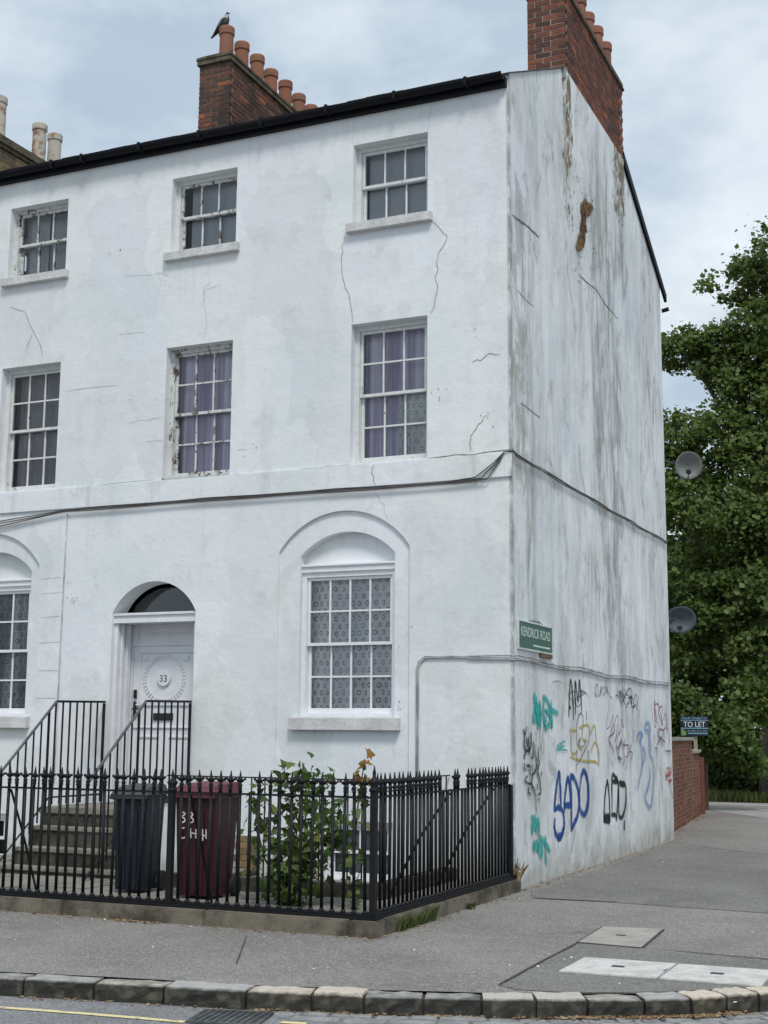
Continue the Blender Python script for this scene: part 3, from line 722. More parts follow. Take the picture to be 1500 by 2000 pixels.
# dark seams where asphalt was relaid
for pts, w in (([(1.63, -3.27), (1.64, -4.2), (1.67, -5.33)], 0.022), ([(2.16, -3.31), (2.7, -3.38), (3.14, -3.43), (4.2, -3.5)], 0.018), ([(0.36, -0.57), (0.8, -0.53), (1.25, -0.50)], 0.028), ([(1.62, -2.30), (1.45, -2.75), (1.12, -3.05)], 0.008), ([(-0.9, -4.2), (-0.55, -4.9), (-0.3, -5.4)], 0.010), ([(0.15, 7.7), (0.7, 6.9), (1.6, 6.0), (1.9, 5.7)], 0.012)):
    V, F = ribbon([pts], w, lambda u, v, k: (u, v, 0.009 + k), 0.25)
    ob('asphalt_seam', me('asphalt_seam', V, F, 'seam'), kind='structure')

# kerb: one stone at a time
kerb = bpy.data.objects.new('kerb', None); link(kerb); kerb['kind'] = 'structure'
stops = []
for a, c in zip(KERB, KERB[1:]):
    L = (Vector(c) - Vector(a)).length
    n = max(1, round(L / 0.85)) if a[0] < -2 or a[0] > 3.5 else 1
    if a[1] > 9 or a[0] < -13: n = max(1, round(L / 3))
    stops += [Vector(a).lerp(Vector(c), i / n) for i in range(n)]
stops.append(Vector(KERB[-1]))
for a, c in zip(stops, stops[1:]):
    t = (c - a).normalized(); nrm = Vector((-t.y, t.x)); g = 0.005 + random.random() * 0.009
    a2, c2 = a + t * g, c - t * g
    dz = random.uniform(-0.012, 0.010)
    bm = bmesh.new()
    nx_, ny_, nz_ = 7, 4, 4
    grid = {}
    for i in range(nx_):
        for j in range(ny_):
            for k in range(nz_):
                if 0 < i < nx_ - 1 and 0 < j < ny_ - 1 and 0 < k < nz_ - 1: continue
                q = a2.lerp(c2, i / (nx_ - 1)) + nrm * (KW * 0.97 * j / (ny_ - 1))
                zz = -0.14 + (0.145 + dz) * k / (nz_ - 1)
                e = random.uniform(-1, 1)
                out = Vector((0, 0))
                if j == 0: out -= nrm * random.uniform(-0.008, 0.010)
                if k == nz_ - 1: zz += random.uniform(-0.006, 0.003)
                if k == nz_ - 1 and j == 0: zz -= 0.004; out += nrm * 0.004
                if k == nz_ - 1 and i in (0, nx_ - 1): zz -= 0.003; out += t * (0.002 if i == 0 else -0.002)
                grid[i, j, k] = bm.verts.new((q.x + out.x, q.y + out.y, zz))
    def quad(*ks):
        try: bm.faces.new([grid[q] for q in ks])
        except (KeyError, ValueError): pass
    for i in range(nx_ - 1):
        for j in range(ny_ - 1):
            quad((i, j, nz_ - 1), (i + 1, j, nz_ - 1), (i + 1, j + 1, nz_ - 1), (i, j + 1, nz_ - 1))
        for k in range(nz_ - 1):
            quad((i, 0, k), (i + 1, 0, k), (i + 1, 0, k + 1), (i, 0, k + 1))
    for j in range(ny_ - 1):
        for k in range(nz_ - 1):
            quad((0, j + 1, k), (0, j, k), (0, j, k + 1), (0, j + 1, k + 1))
            quad((nx_ - 1, j, k), (nx_ - 1, j + 1, k), (nx_ - 1, j + 1, k + 1), (nx_ - 1, j, k + 1))
    m = bpy.data.meshes.new('kerb_stone'); bm.to_mesh(m); bm.free(); m.materials.append(M['kerb'])
    ob('kerb_stone', m, kerb)
mb = MB()                                    # dark bedding in the joints
bed0, bed1 = offset(KERB, 0.035), offset(KERB, KW + 0.02)
for i in range(len(KERB) - 1):
    mb.hexa([(*bed0[i], -0.14), (*bed0[i + 1], -0.14), (*bed1[i + 1], -0.14), (*bed1[i], -0.14), (*bed0[i], -0.022), (*bed0[i + 1], -0.022), (*bed1[i + 1], -0.022), (*bed1[i], -0.022)])
mb.ob('kerb_bedding', 'soil', kerb)

# channel of granite setts along the kerb, from the drain to the right
channel = bpy.data.objects.new('sett_channel', None); link(channel); channel['kind'] = 'structure'
fine = interp(KERB[8:22], 0.02)
for row, (d0, d1) in enumerate(((-0.025, -0.145), (-0.16, -0.285))):
    acc, i0 = 0.0, 10 + row * 7
    while i0 < len(fine) - 16:
        ln = random.randint(9, 16); i1 = min(i0 + ln, len(fine) - 1)
        a, c = fine[i0], fine[i1]; t = (c - a).normalized(); nrm = Vector((-t.y, t.x))
        a2, c2 = a + t * 0.007, c - t * 0.007; h = -0.111 + random.uniform(-0.005, 0.004)
        q = [a2 + nrm * d1, c2 + nrm * d1, c2 + nrm * d0, a2 + nrm * d0]
        MB().hexa([(v.x, v.y, -0.135) for v in q] + [(v.x, v.y, h + random.uniform(-0.003, 0.003)) for v in q]).ob('sett', 'sett', channel, bevel=0.006)
        i0 = i1
# single yellow line, and a worn remnant past the drain
for pts in ([(-14.0, -9.45), (-6.0, -7.93), (-3.0, -7.2), (-1.2, -6.86), (0.10, -6.715)], [(0.64, -6.46), (0.80, -6.43)]):
    V, F = ribbon([pts], 0.058, lambda u, v, k: (u, v, -0.117), 0.03, False)
    o = ob('yellow_line', me('yellow_line', V, F, 'yellow_paint'), kind='structure')
# road gully
gr = thing('drain_grate', 'slotted iron drain grate in the gutter beside the kerb', 'drain', (0.30, -6.50, -0.118), R(13))
MB().box(-0.21, 0.21, -0.17, 0.17, 0.0, 0.004).ob('pit', 'seam', gr)
MB().box(-0.23, 0.23, -0.19, -0.17, 0, 0.012).box(-0.23, 0.23, 0.17, 0.19, 0, 0.012).box(-0.23, -0.21, -0.17, 0.17, 0, 0.012).box(0.21, 0.23, -0.17, 0.17, 0, 0.012).ob('frame', 'iron_worn', gr)
for i in range(9):
    u = -0.19 + i * 0.045
    MB().hexa([(u - 0.02, -0.17, 0.004), (u, -0.17, 0.004), (u + 0.02, 0.17, 0.004), (u, 0.17, 0.004), (u - 0.02, -0.17, 0.011), (u, -0.17, 0.011), (u + 0.02, 0.17, 0.011), (u, 0.17, 0.011)]).ob('bar', 'iron_worn', gr)

# utility covers in the footway
cv = thing('utility_cover', 'worn concrete cover set flush in the footway', 'cover', (1.86, -2.79, 0.004), 0, 'covers in the footway')
MB().hexa([(-0.23, -0.48, 0), (0.29, -0.53, 0), (0.22, 0.555, 0), (-0.275, 0.475, 0), (-0.23, -0.48, 0.008), (0.29, -0.53, 0.008), (0.22, 0.555, 0.008), (-0.275, 0.475, 0.008)]).ob('lid', 'concrete', cv)
MB().box(-0.05, 0.03, -0.01, 0.04, 0.008, 0.011).ob('key_slot', 'seam', cv)
cq = [(-0.23, -0.48), (0.29, -0.53), (0.22, 0.555), (-0.275, 0.475)]
for a, c in zip(cq, cq[1:] + cq[:1]):
    d = (Vector(c) - Vector(a)).normalized() * 0.009; nn = Vector((-d.y, d.x))
    q = [Vector(a) - nn * 2.0, Vector(c) - nn * 2.0, Vector(c), Vector(a)]
    MB().hexa([(v.x, v.y, 0.0) for v in q] + [(v.x, v.y, 0.0055) for v in q]).ob('joint', 'seam', cv)
cv2 = thing('utility_cover', 'white painted twin cover set in the footway behind the kerb', 'cover', (2.2, -4.35, 0.004), 0, 'covers in the footway')
def plate(u0, u1):
    def q(u, v): return (-0.31 + 1.36 * u + (0.02 * u), 0.33 - 0.66 * v + 0.045 * u * (1 - v) + 0.05 * u * v, 0)
    c = [q(u0, 1), q(u1, 1), q(u1, 0), q(u0, 0)]
    return c
for u0, u1 in ((0.0, 0.495), (0.505, 1.0)):
    c = plate(u0, u1)
    pl = MB().hexa([(a, b_, 0.0) for a, b_, _ in c] + [(a, b_, 0.014) for a, b_, _ in c]).ob('lid', 'white_cover', cv2, bevel=0.003)
    mx_, my_ = sum(a[0] for a in c) / 4, sum(a[1] for a in c) / 4
    MB().box(mx_ - 0.055, mx_ + 0.035, my_ - 0.02, my_ + 0.045, 0.014, 0.0165).ob('key_slot', 'seam', pl)
V, F = ribbon([[(0.30, 0.02), (0.42, 0.0)], [(0.365, -0.06), (0.37, 0.08)]], 0.012, lambda u, v, k: (u, v, 0.018 + k), 0.2)
ob('chalk_mark', with_uv(me('chalk_mark', V, F, 'spray_violet')), cv2)

# ------------------------------------------------------------------ house 33
house = thing('terraced_house', 'white stuccoed three-storey corner house with number 33 on its door', 'house', group='white terraced houses')
PARTY, EAVE, RIDGE_Y, RIDGE_Z, REAR = -6.05, 9.30, 4.02, 11.37, 8.05
WT = 0.30
UPW = [(-2.02, -1.03), (-4.65, -3.67)]
Z_TOP, Z_MID = (7.81, 8.83), (4.81, 6.53)
def prism_cut(poly, depth): return MB().prism(poly, 'y', -0.2, depth)
def rect(x0, x1, z0, z1): return [(x0, z0), (x1, z0), (x1, z1), (x0, z1)]
cut = [prism_cut(rect(a, c, *Z_TOP), 0.5) for a, c in UPW] + [prism_cut(rect(a, c, *Z_MID), 0.5) for a, c in UPW]
G_OUT = arch(-2.95, -1.243, -0.5, 3.80, 4.256)
G_IN = arch(-2.672, -1.443, 1.80, 3.735, 4.008)
cut += [prism_cut(G_OUT, 0.035), prism_cut(G_IN, 0.15), prism_cut(rect(-2.672, -1.443, 1.84, 3.60), 0.5)]
DOOR = arch(-5.325, -4.10, 0.77, 3.13, 3.516)
cut += [prism_cut(DOOR, 0.5), prism_cut(rect(-2.32, -1.45, -0.02, 0.66), 0.5)]
wall = ob('wall', carve('wall', MB().box(PARTY, 0, 0, WT, -0.6, EAVE).mesh('w', 'stucco'), cut, 'stucco'), house)
gable_pts = [(WT, -0.6), (REAR, -0.6), (REAR, 9.375), (RIDGE_Y, 11.412), (WT, 9.528)]
gable = MB().prism(gable_pts, 'x', -WT, 0.0).ob('gable_wall', 'stucco', house)
MB().prism([(0.0, EAVE), (WT, EAVE), (WT, 9.528), (0.0, 9.376)], 'x', -WT, 0.0).ob('wall_head', 'stucco', house)
MB().box(PARTY, -WT, REAR - WT, REAR, -0.6, 9.28).ob('rear_wall', 'stucco', house)
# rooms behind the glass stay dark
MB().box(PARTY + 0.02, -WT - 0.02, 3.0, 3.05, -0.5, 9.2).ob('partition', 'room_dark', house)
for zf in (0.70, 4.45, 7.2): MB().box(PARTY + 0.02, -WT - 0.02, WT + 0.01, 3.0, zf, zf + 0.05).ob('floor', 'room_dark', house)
# band course
MB().box(PARTY, 0.012, -0.028, 0.0, 4.515, 4.795).ob('string_course', 'stucco', house, bevel=0.006)
# chimney breast standing slightly proud of the gable
MB().hexa([(0.0, 2.31, 7.9), (0.0, 5.50, 7.9), (-0.2, 5.5, 7.9), (-0.2, 2.31, 7.9), (0.035, 2.31, 10.53), (0.035, 5.50, 10.53), (-0.2, 5.5, 10.53), (-0.2, 2.31, 10.53)]).ob('chimney_breast', 'stucco', house)

# roof
def roof(parent, x0, x1, name='roof'):
    mb = MB()
    mb.prism([(-0.10, 9.315), (RIDGE_Y, RIDGE_Z + 0.03), (REAR + 0.30, 9.205), (REAR + 0.30, 9.245), (RIDGE_Y, RIDGE_Z + 0.075), (-0.10, 9.355)], 'x', x0, x1)
    r = mb.ob(name, 'slate', parent)
    sl = MB().box(0, 0.243, -0.06, 0.30, 0, 0.012).mesh('slate', 'slate')
    n = int((x1 - x0) / 0.25)
    for i in range(n):
        o = ob('slate', sl, r, (x0 + (i + 0.5) * 0.25 - 0.12, -0.10, 9.36 + random.uniform(-0.004, 0.008)))
        o.rotation_euler = (math.atan(0.505) + random.uniform(-0.03, 0.03), 0, random.uniform(-0.02, 0.02))
    return r
rf = roof(house, PARTY, -WT)
MB().prism([(-0.04, 9.358), (RIDGE_Y, 11.415), (REAR + 0.2, 9.31), (REAR + 0.2, 9.322), (RIDGE_Y, 11.43), (-0.04, 9.372)], 'x', -WT, 0.022).ob('verge_slates', 'slate', rf)
rv = [(RIDGE_Y + 1.45, 10.52), (REAR + 0.33, 9.09), (REAR + 0.33, 9.22), (RIDGE_Y + 1.45, 10.67)]
MB().prism(rv, 'x', 0.0, 0.045).ob('verge_board', 'black_gutter', rf)
MB().tube([(-0.02, REAR + 0.20, 8.90), (0.10, REAR + 0.22, 8.93)], 0.035, 8).ob('overflow_pipe', 'black_gutter', rf)
def gutter(parent, x0, x1):
    prof = [(-0.13 + 0.062 * math.cos(a), 9.325 + 0.072 * math.sin(a)) for a in [math.pi + math.pi * i / 8 for i in range(9)]]
    prof += [(q[0] * 1.0 + (0.006 if q[0] < -0.13 else -0.006), q[1] + 0.004) for q in prof[::-1]]
    pts = []
    g = MB()
    n = 10
    for i in range(n):
        a, c = x0 + (x1 - x0) * i / n, x0 + (x1 - x0) * (i + 1) / n
        z0, z1 = -0.012 * math.sin(math.pi * i / n), -0.012 * math.sin(math.pi * (i + 1) / n)
        k = len(prof)
        V = [(a, u, v + z0) for u, v in prof] + [(c, u, v + z1) for u, v in prof]
        F = [(j, (j + 1) % k, (j + 1) % k + k, j + k) for j in range(k)]
        if i == 0: F.append(tuple(range(k)))
        if i == n - 1: F.append(tuple(range(2 * k - 1, k - 1, -1)))
        g.add(V, F)
    o = g.ob('gutter', 'black_gutter', parent)
    br = MB().box(-0.02, 0.02, -0.203, -0.05, 9.242, 9.262).box(-0.02, 0.02, -0.203, -0.19, 9.262, 9.34).mesh('bracket', 'black_gutter')
    x = x1 - 0.45
    while x > x0: ob('bracket', br, o, (x, 0, 0)); x -= 0.92
    MB().box(x0, x1 + 0.01, -0.066, -0.002, 9.20, 9.31).ob('fascia', 'black_gutter', o)
    return o
gutter(house, PARTY, -0.03)

# chimney stacks, brick by brick
BL = MB().box(-0.105, 0.105, -0.03, 0.03, -0.0308, 0.0308).mesh('brick', 'brick')
BH = MB().box(-0.050, 0.050, -0.03, 0.03, -0.0308, 0.0308).mesh('brick_header', 'brick')
BLS, BHS = BL.copy(), BH.copy()
for m_ in (BLS, BHS): m_.materials.clear(); m_.materials.append(M['brick_sooty'])
def courses(length, odd, pitch=0.225):
    """stretcher course with a header closing alternate rows: (centre, is_header)"""
    out, u = [], 0.0
    if odd: out.append((0.051, True)); u = 0.112
    while u + 0.214 <= length + 0.03: out.append((u + 0.107, False)); u += pitch
    if length - u > 0.06: out.append((length - 0.051, True))
    return out
def stack(parent, x0, x1, y0, y1, z0, z1, single_side, mats, mat_joined, mortar):
    core = MB().box(x0 + 0.012, x1 - 0.007, y0 + 0.007, y1 - 0.012, z0 - (0.0 if single_side else 0.8), z1).ob('chimney_stack', mortar, parent)
    joined = MB()
    rows = int((z1 - z0) / 0.0755)
    for r in range(rows):
        zc = z0 + (r + 0.5) * (z1 - z0) / rows
        for u, hd in courses(x1 - x0, r % 2):
            o = ob('brick', mats[1 if hd else 0], core, (x0 + u, y0 + 0.03 + random.uniform(-0.003, 0.003), zc)); o.rotation_euler = (0, random.uniform(-.012, .012), 0)
        for u, hd in courses(y1 - y0, (r + 1) % 2):
            dx = random.uniform(-0.003, 0.003)
            if single_side and not hd:
                o = ob('brick', mats[0], core, (x1 - 0.03 + dx, y0 + u, zc), math.pi / 2)
            else:
                h = 0.051 if hd else 0.107
                if u < 0.06: continue
                joined.box(x1 - 0.06 + dx, x1 + dx, y0 + u - h, y0 + u + h, zc - 0.0308, zc + 0.0308)
        for u, hd in courses(y1 - y0, r % 2):      # far face
            h = 0.051 if hd else 0.107
            joined.box(x0, x0 + 0.06, y0 + max(u - h, 0.07), y0 + u + h, zc - 0.0308, zc + 0.0308)
    joined.ob('brickwork', mat_joined, core, kind='stuff')
    return core
def pot(parent, x, y, z0, z1, mat, r=0.115):
    h = z1 - z0
    prof = [(r * 1.08, -0.05), (r * 1.05, 0.0), (r * 0.97, h * 0.25), (r * 0.93, h - 0.14), (r * 0.96, h - 0.135), (r * 1.07, h - 0.12), (r * 1.07, h - 0.02), (r * 1.0, h), (r * 0.82, h), (r * 0.80, h - 0.2)]
    mb = MB().lathe(prof, 24)
    return ob('chimney_pot', mb.mesh('chimney_pot', mat, False), parent, (x + random.uniform(-.01, .01), y, z0))
sk = stack(house, -0.50, 0.035, 2.31, 5.50, 10.53, 11.68, True, (BL, BH), 'brick', 'mortar')
MB().box(-0.53, 0.065, 2.28, 5.53, 11.68, 11.725).box(-0.515, 0.05, 2.295, 5.515, 11.725, 11.80).ob('coping', 'coping', sk, bevel=0.01)
MB().box(-0.52, 0.038, 2.285, 2.312, 10.40, 10.545).ob('flashing', 'lead', sk)
for i in range(7): pot(sk, -0.25, 2.61 + 0.483 * i, 11.79, 12.55 + random.uniform(-.02, .02), 'terracotta')
sk = stack(house, -5.76, -5.22, 2.31, 5.70, 10.50, 11.74, False, (BLS, BHS), 'brick_sooty', 'mortar_dark')
MB().box(-5.79, -5.19, 2.27, 5.73, 11.745, 11.82).box(-5.80, -5.18, 2.26, 5.74, 11.82, 11.875).hexa([(-5.79, 2.27, 11.875), (-5.19, 2.27, 11.875), (-5.19, 5.73, 11.875), (-5.79, 5.73, 11.875), (-5.68, 2.36, 11.94), (-5.30, 2.36, 11.94), (-5.30, 5.64, 11.94), (-5.68, 5.64, 11.94)]).ob('coping', 'coping', sk, bevel=0.008)
for i in range(7): pot(sk, -5.49, 2.625 + 0.483 * i, 11.90, 12.48 + random.uniform(-.015, .015), 'terracotta')

# sash windows
def window(parent, x0, x1, z0, z1, cols, rows, paint, bars='joinery', reveal=0.12, hidden=0.0, sash_drop=0.0, label=None):
    """box frame with two sashes; rows = pane rows in each sash"""
    w, h = x1 - x0, z1 - z0
    y = reveal
    fw = 0.055
    f = MB().box(0, fw, y, y + 0.13, 0, h).box(w - fw, w, y, y + 0.13, 0, h).box(fw, w - fw, y, y + 0.13, h - 0.06, h).box(fw, w - fw, y, y + 0.13, 0, 0.035)
    win = f.ob('window', paint, parent, loc=(x0, 0, z0), label=label)
    mid = h * 0.5 + sash_drop
    a, c = fw + 0.004, w - fw - 0.004
    for nm, zb, zt, ys in (('upper_sash', mid - 0.02, h - 0.062, y + 0.025), ('lower_sash', 0.037, mid + 0.02, y + 0.072)):
        st, rb, rt = 0.034, (0.036 if nm == 'upper_sash' else 0.065), 0.036
        mb = MB().box(a, a + st, ys, ys + 0.04, zb, zt).box(c - st, c, ys, ys + 0.04, zb, zt)
        mb.box(a + st, c - st, ys, ys + 0.04, zb, zb + rb).box(a + st, c - st, ys, ys + 0.04, zt - rt, zt)
        gx0, gx1, gz0, gz1 = a + st, c - st, zb + rb, zt - rt
        for i in range(1, cols):
            u = gx0 + (gx1 - gx0) * i / cols
            mb.box(u - 0.0105, u + 0.0105, ys + 0.004, ys + 0.036, gz0, gz1)
        for j in range(1, rows):
            v = gz0 + (gz1 - gz0) * j / rows
            mb.box(gx0, gx1, ys + 0.0035, ys + 0.0365, v - 0.0105, v + 0.0105)
        mb.ob(nm, bars, win)
        pw, ph = (gx1 - gx0) / cols, (gz1 - gz0) / rows
        pm = me('pane', [(-pw / 2, 0, -ph / 2), (pw / 2, 0, -ph / 2), (pw / 2, 0, ph / 2), (-pw / 2, 0, ph / 2)], [(0, 1, 2, 3)], 'glass')
        for i in range(cols):
            for j in range(rows):
                o = ob('pane', pm, win, (gx0 + pw * (i + .5), ys + 0.022, gz0 + ph * (j + .5)))
                o.rotation_euler = (random.uniform(-.018, .018), 0, random.uniform(-.018, .018))
    return win
def sill(win, w, proj=0.075, h=0.125, over=0.065, mat='sill', dz=0.0):
    MB().hexa([(-over, -proj, -h + dz), (w + over, -proj, -h + dz), (w + over, 0.10, -h + dz), (-over, 0.10, -h + dz), (-over, -proj, -0.012 + dz), (w + over, -proj, -0.012 + dz), (w + over, 0.10, 0.004 + dz), (-over, 0.10, 0.004 + dz)]).ob('sill', mat, win, bevel=0.006)
def curtain(name, label, cat, x0, x1, z0, z1, y, mat, folds, amp=0.02, group=None):
    n = max(8, folds * 6)
    V, F = [], []
    for i in range(n + 1):
        u = i / n
        yy = y + amp * math.sin(u * folds * 2 * math.pi + 0.6 * math.sin(u * 9)) + amp * 0.3 * math.sin(u * folds * 5.1)
        V += [(x0 + (x1 - x0) * u, yy, z0), (x0 + (x1 - x0) * u, yy * 0.6 + y * 0.4, z1)]
    F = [(2 * i, 2 * i + 2, 2 * i + 3, 2 * i + 1) for i in range(n)]
    m = me(name, [(vx - x0, vy, vz - z0) for vx, vy, vz in V], F, mat, True)
    return tag(ob(name, m, loc=(x0, 0, z0)), label, cat, cat + 's in the windows')

wu = window(house, *UPW[0], *Z_TOP, 3, 1, 'joinery', 'joinery'); sill(wu, 0.99)
wu = window(house, *UPW[1], *Z_TOP, 3, 1, 'joinery', 'joinery_decayed'); sill(wu, 0.98)
window(house, *UPW[0], *Z_MID, 3, 2, 'joinery', 'joinery')
wm = window(house, *UPW[1], *Z_MID, 3, 2, 'joinery_decayed', 'joinery_decayed')
MB().box(0.0, 0.98, -0.02, 0.12, -0.012, 0.03).ob('sill', 'joinery_decayed', wm, bevel=0.006)
wg = window(house, -2.672, -1.443, 1.84, 3.545, 4, 2, 'fresh_white', 'fresh_white', 0.10)
MB().box(0.0, 1.229, 0.075, 0.20, 1.705, 1.80).box(0.0, 1.229, 0.055, 0.13, 1.772, 1.79).ob('head_board', 'fresh_white', wg)
sill(wg, 1.229, 0.055, 0.155, 0.085)
wb = window(house, -2.32, -1.45, -0.02, 0.66, 2, 1, 'fresh_white', 'fresh_white', 0.08)
MB().box(-0.04, 0.91, -0.04, 0.08, -0.06, 0.0).ob('sill', 'sill', wb)
curtain('roller_blind', 'grey blind in the top window beside the gable corner', 'blind', -1.92, -1.06, 7.85, 8.80, 0.27, 'blind_grey', 1, 0.002)
curtain('roller_blind', 'grey blind in the top window above the door', 'blind', -4.50, -3.70, 7.85, 8.80, 0.27, 'blind_grey', 1, 0.002)
curtain('purple_curtain', 'lilac curtain behind the flaking first-floor window above the door', 'curtain', -4.60, -3.72, 4.84, 6.50, 0.275, 'purple_cloth', 6, 0.016)
curtain('purple_curtain', 'lilac curtain in the first-floor window nearest the gable', 'curtain', -1.96, -1.06, 4.84, 6.50, 0.285, 'purple_cloth', 7, 0.016)
curtain('lace_curtain', 'pale lace panel in the lower right of the first-floor window nearest the gable', 'curtain', -1.50, -1.07, 4.86, 5.66, 0.262, 'lace_pale', 4, 0.012)
curtain('roller_blind', 'added blue-grey panel that lightens the basement window', 'blind', -2.27, -1.50, 0.0, 0.62, 0.27, 'blind_grey', 1, 0.002)  # back panel added so the basement glass looks less dark
curtain('lace_curtain', 'grey lace curtain with oval motifs filling the arched ground-floor window', 'curtain', -2.62, -1.49, 1.90, 3.50, 0.232, 'lace', 7, 0.010)

# door under its arch
sur = MB()
for xx, s_ in ((-5.325, 1), (-4.10, -1)):
    for k, (d0, d1, pr) in enumerate(((0.06, 0.12, 0.05), (0.13, 0.17, 0.075), (0.18, 0.22, 0.055), (0.23, 0.31, 0.09))):
        a, c = sorted((xx, xx + s_ * pr)); sur.box(a, c, d0, d1, 0.78, 3.005)
sur.box(-5.325, -5.228, 0.335, 0.43, 0.78, 3.004).box(-4.197, -4.10, 0.335, 0.43, 0.78, 3.004)
surround = sur.ob('door_surround', 'door_white', house, bevel=0.004)
tr_ = MB().box(-5.325, -4.10, 0.035, 0.40, 3.005, 3.035).box(-5.325, -4.10, 0.055, 0.40, 3.035, 3.10).box(-5.325, -4.10, 0.03, 0.40, 3.10, 3.13).ob('transom', 'door_white', surround)
mb = MB()
for i in range(17):                          # key pattern along the transom
    u = -5.29 + i * 0.07
    mb.box(u, u + 0.045, 0.047, 0.055, 3.083, 3.093).box(u + 0.036, u + 0.045, 0.047, 0.055, 3.045, 3.083).box(u + 0.012, u + 0.036, 0.047, 0.055, 3.045, 3.054).box(u + 0.012, u + 0.021, 0.047, 0.055, 3.054, 3.070)
mb.ob('key_fret', 'fresh_white', surround)
fan = arch(-5.27, -4.155, 3.13, 3.14, 3.47)
MB().prism(fan[2:], 'y', 0.33, 0.335).ob('fanlight', 'glass', surround)
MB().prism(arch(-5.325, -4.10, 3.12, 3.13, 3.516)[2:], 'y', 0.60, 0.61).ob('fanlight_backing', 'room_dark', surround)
door = MB().box(-5.225, -4.20, 0.37, 0.42, 0.78, 2.735).box(-5.235, -4.19, 0.35, 0.43, 2.735, 2.765).ob('door', 'door_white', house)
MB().box(-5.235, -4.19, 0.38, 0.43, 2.765, 3.005).box(-5.235, -5.17, 0.355, 0.38, 2.765, 3.005).box(-4.255, -4.19, 0.355, 0.38, 2.765, 3.005).box(-5.17, -4.255, 0.355, 0.38, 2.965, 3.005).box(-5.17, -4.255, 0.355, 0.38, 2.765, 2.79).ob('over_panel', 'door_white', surround, bevel=0.004)
mb = MB()
for i in range(13):
    for zz in (2.862, 2.893): mb.box(-5.06 + i * 0.052, -5.06 + i * 0.052 + 0.034, 0.365, 0.38, zz, zz + 0.015)
mb.ob('carved_strip', 'door_white', surround)
def frame_rect(x0, x1, z0, z1, y0, y1, w=0.02):
    return MB().box(x0, x1, y0, y1, z1 - w, z1).box(x0, x1, y0, y1, z0, z0 + w).box(x0, x0 + w, y0, y1, z0 + w, z1 - w).box(x1 - w, x1, y0, y1, z0 + w, z1 - w)
frame_rect(-5.13, -4.27, 2.0, 2.66, 0.352, 0.37, 0.022).ob('panel_moulding', 'door_white', door, bevel=0.005)
cx_, cz_ = -4.757, 2.318
mb = MB()
for i in range(40):
    a = 2 * math.pi * i / 40
    for rr in (0.235, 0.262):
        u, v = cx_ + rr * 1.18 * math.cos(a), cz_ + rr * 1.12 * math.sin(a)
        mb.box(u - 0.010, u + 0.010, 0.356, 0.37, v - 0.010, v + 0.010)
mb.ob('bead_ring', 'door_white', door, kind='stuff')
disc = MB().prism([(cx_ + 0.098 * math.cos(a), cz_ + 0.098 * math.sin(a)) for a in [2 * math.pi * i / 28 for i in range(28)]], 'y', 0.340, 0.37).ob('boss', 'door_white', door, bevel=0.006)
ob('numerals', place(fit_text('numerals', '33', 0.105, 0.085, 'numeral'), Matrix.Translation((cx_, 0.338, cz_)) @ UPRIGHT), door, label='number 33')
for sx in (-0.29, 0.32):
    mb = MB().box(cx_ + sx - 0.03, cx_ + sx + 0.03, 0.352, 0.37, 2.55, 2.562).box(cx_ + sx + 0.018, cx_ + sx + 0.03, 0.352, 0.37, 2.562, 2.60)
    mb.ob('corner_carving', 'door_white', door)
MB().box(-5.20, -4.22, 0.35, 0.37, 1.98, 2.0).box(-5.20, -4.22, 0.352, 0.37, 1.70, 1.715).ob('lock_rail', 'door_white', door)
lb = MB().box(-4.90, -4.61, 0.350, 0.37, 1.795, 1.885).ob('letter_box', 'brass_dark', door, bevel=0.004)
frame_rect(-5.13, -4.80, 0.95, 1.60, 0.354, 0.37).ob('panel_moulding', 'door_white', door)
frame_rect(-4.68, -4.27, 0.95, 1.60, 0.354, 0.37).ob('panel_moulding', 'door_white', door)
MB().box(-5.20, -5.16, 0.335, 0.37, 2.07, 2.18).ob('night_latch', 'brass_dark', door, bevel=0.006)
hd = MB().box(-5.20, -5.165, 0.345, 0.37, 1.83, 2.03).box(-5.19, -5.175, 0.31, 0.345, 1.93, 1.945).box(-5.19, -5.07, 0.30, 0.315, 1.928, 1.947).ob('door_handle', 'brass_dark', door)

# exposed stock brick low on the wall
patch = MB().box(-3.50, -3.12, -0.012, 0.0, 0.02, 0.46).ob('exposed_brickwork', 'mortar', house)
for r in range(6):
    u = -3.49 + (0.06 if r % 2 else 0)
    while u < -3.2:
        MB().box(u, min(u + 0.10, -3.13), -0.022, -0.012, 0.03 + r * 0.072, 0.092 + r * 0.072).ob('brick', 'brick_yellow', patch); u += 0.11

# cracks in the front render
for k, st in FRONT_CRACKS.items():
    own = [s for s in st if s[0][0] > PARTY]
    w = {'c1': 0.0060, 'c2': 0.0060, 'c13': 0.010, 'c12': 0.010, 'c8': 0.007, 'c7': 0.007, 'c5': 0.0045}.get(k, 0.004)
    faint = k in ('c10', 'c9', 'c4', 'c5', 'c6')
    yy = -0.0305 if k == 'c8' else -0.003
    for s_ in own:
        pts = []
        for a, c in zip(s_, s_[1:]):
            n = 3
            for i in range(n):
                q = Vector(a).lerp(Vector(c), i / n); pts.append((q.x + random.uniform(-.012, .012), q.y + random.uniform(-.012, .012)))
        pts.append(s_[-1])
        V, F = ribbon([pts], w, lambda u, v, k: (u, yy - k, v), 0.35)
        ob('crack', me('crack', V, F, 'crack_faint' if faint else 'crack'), wall)
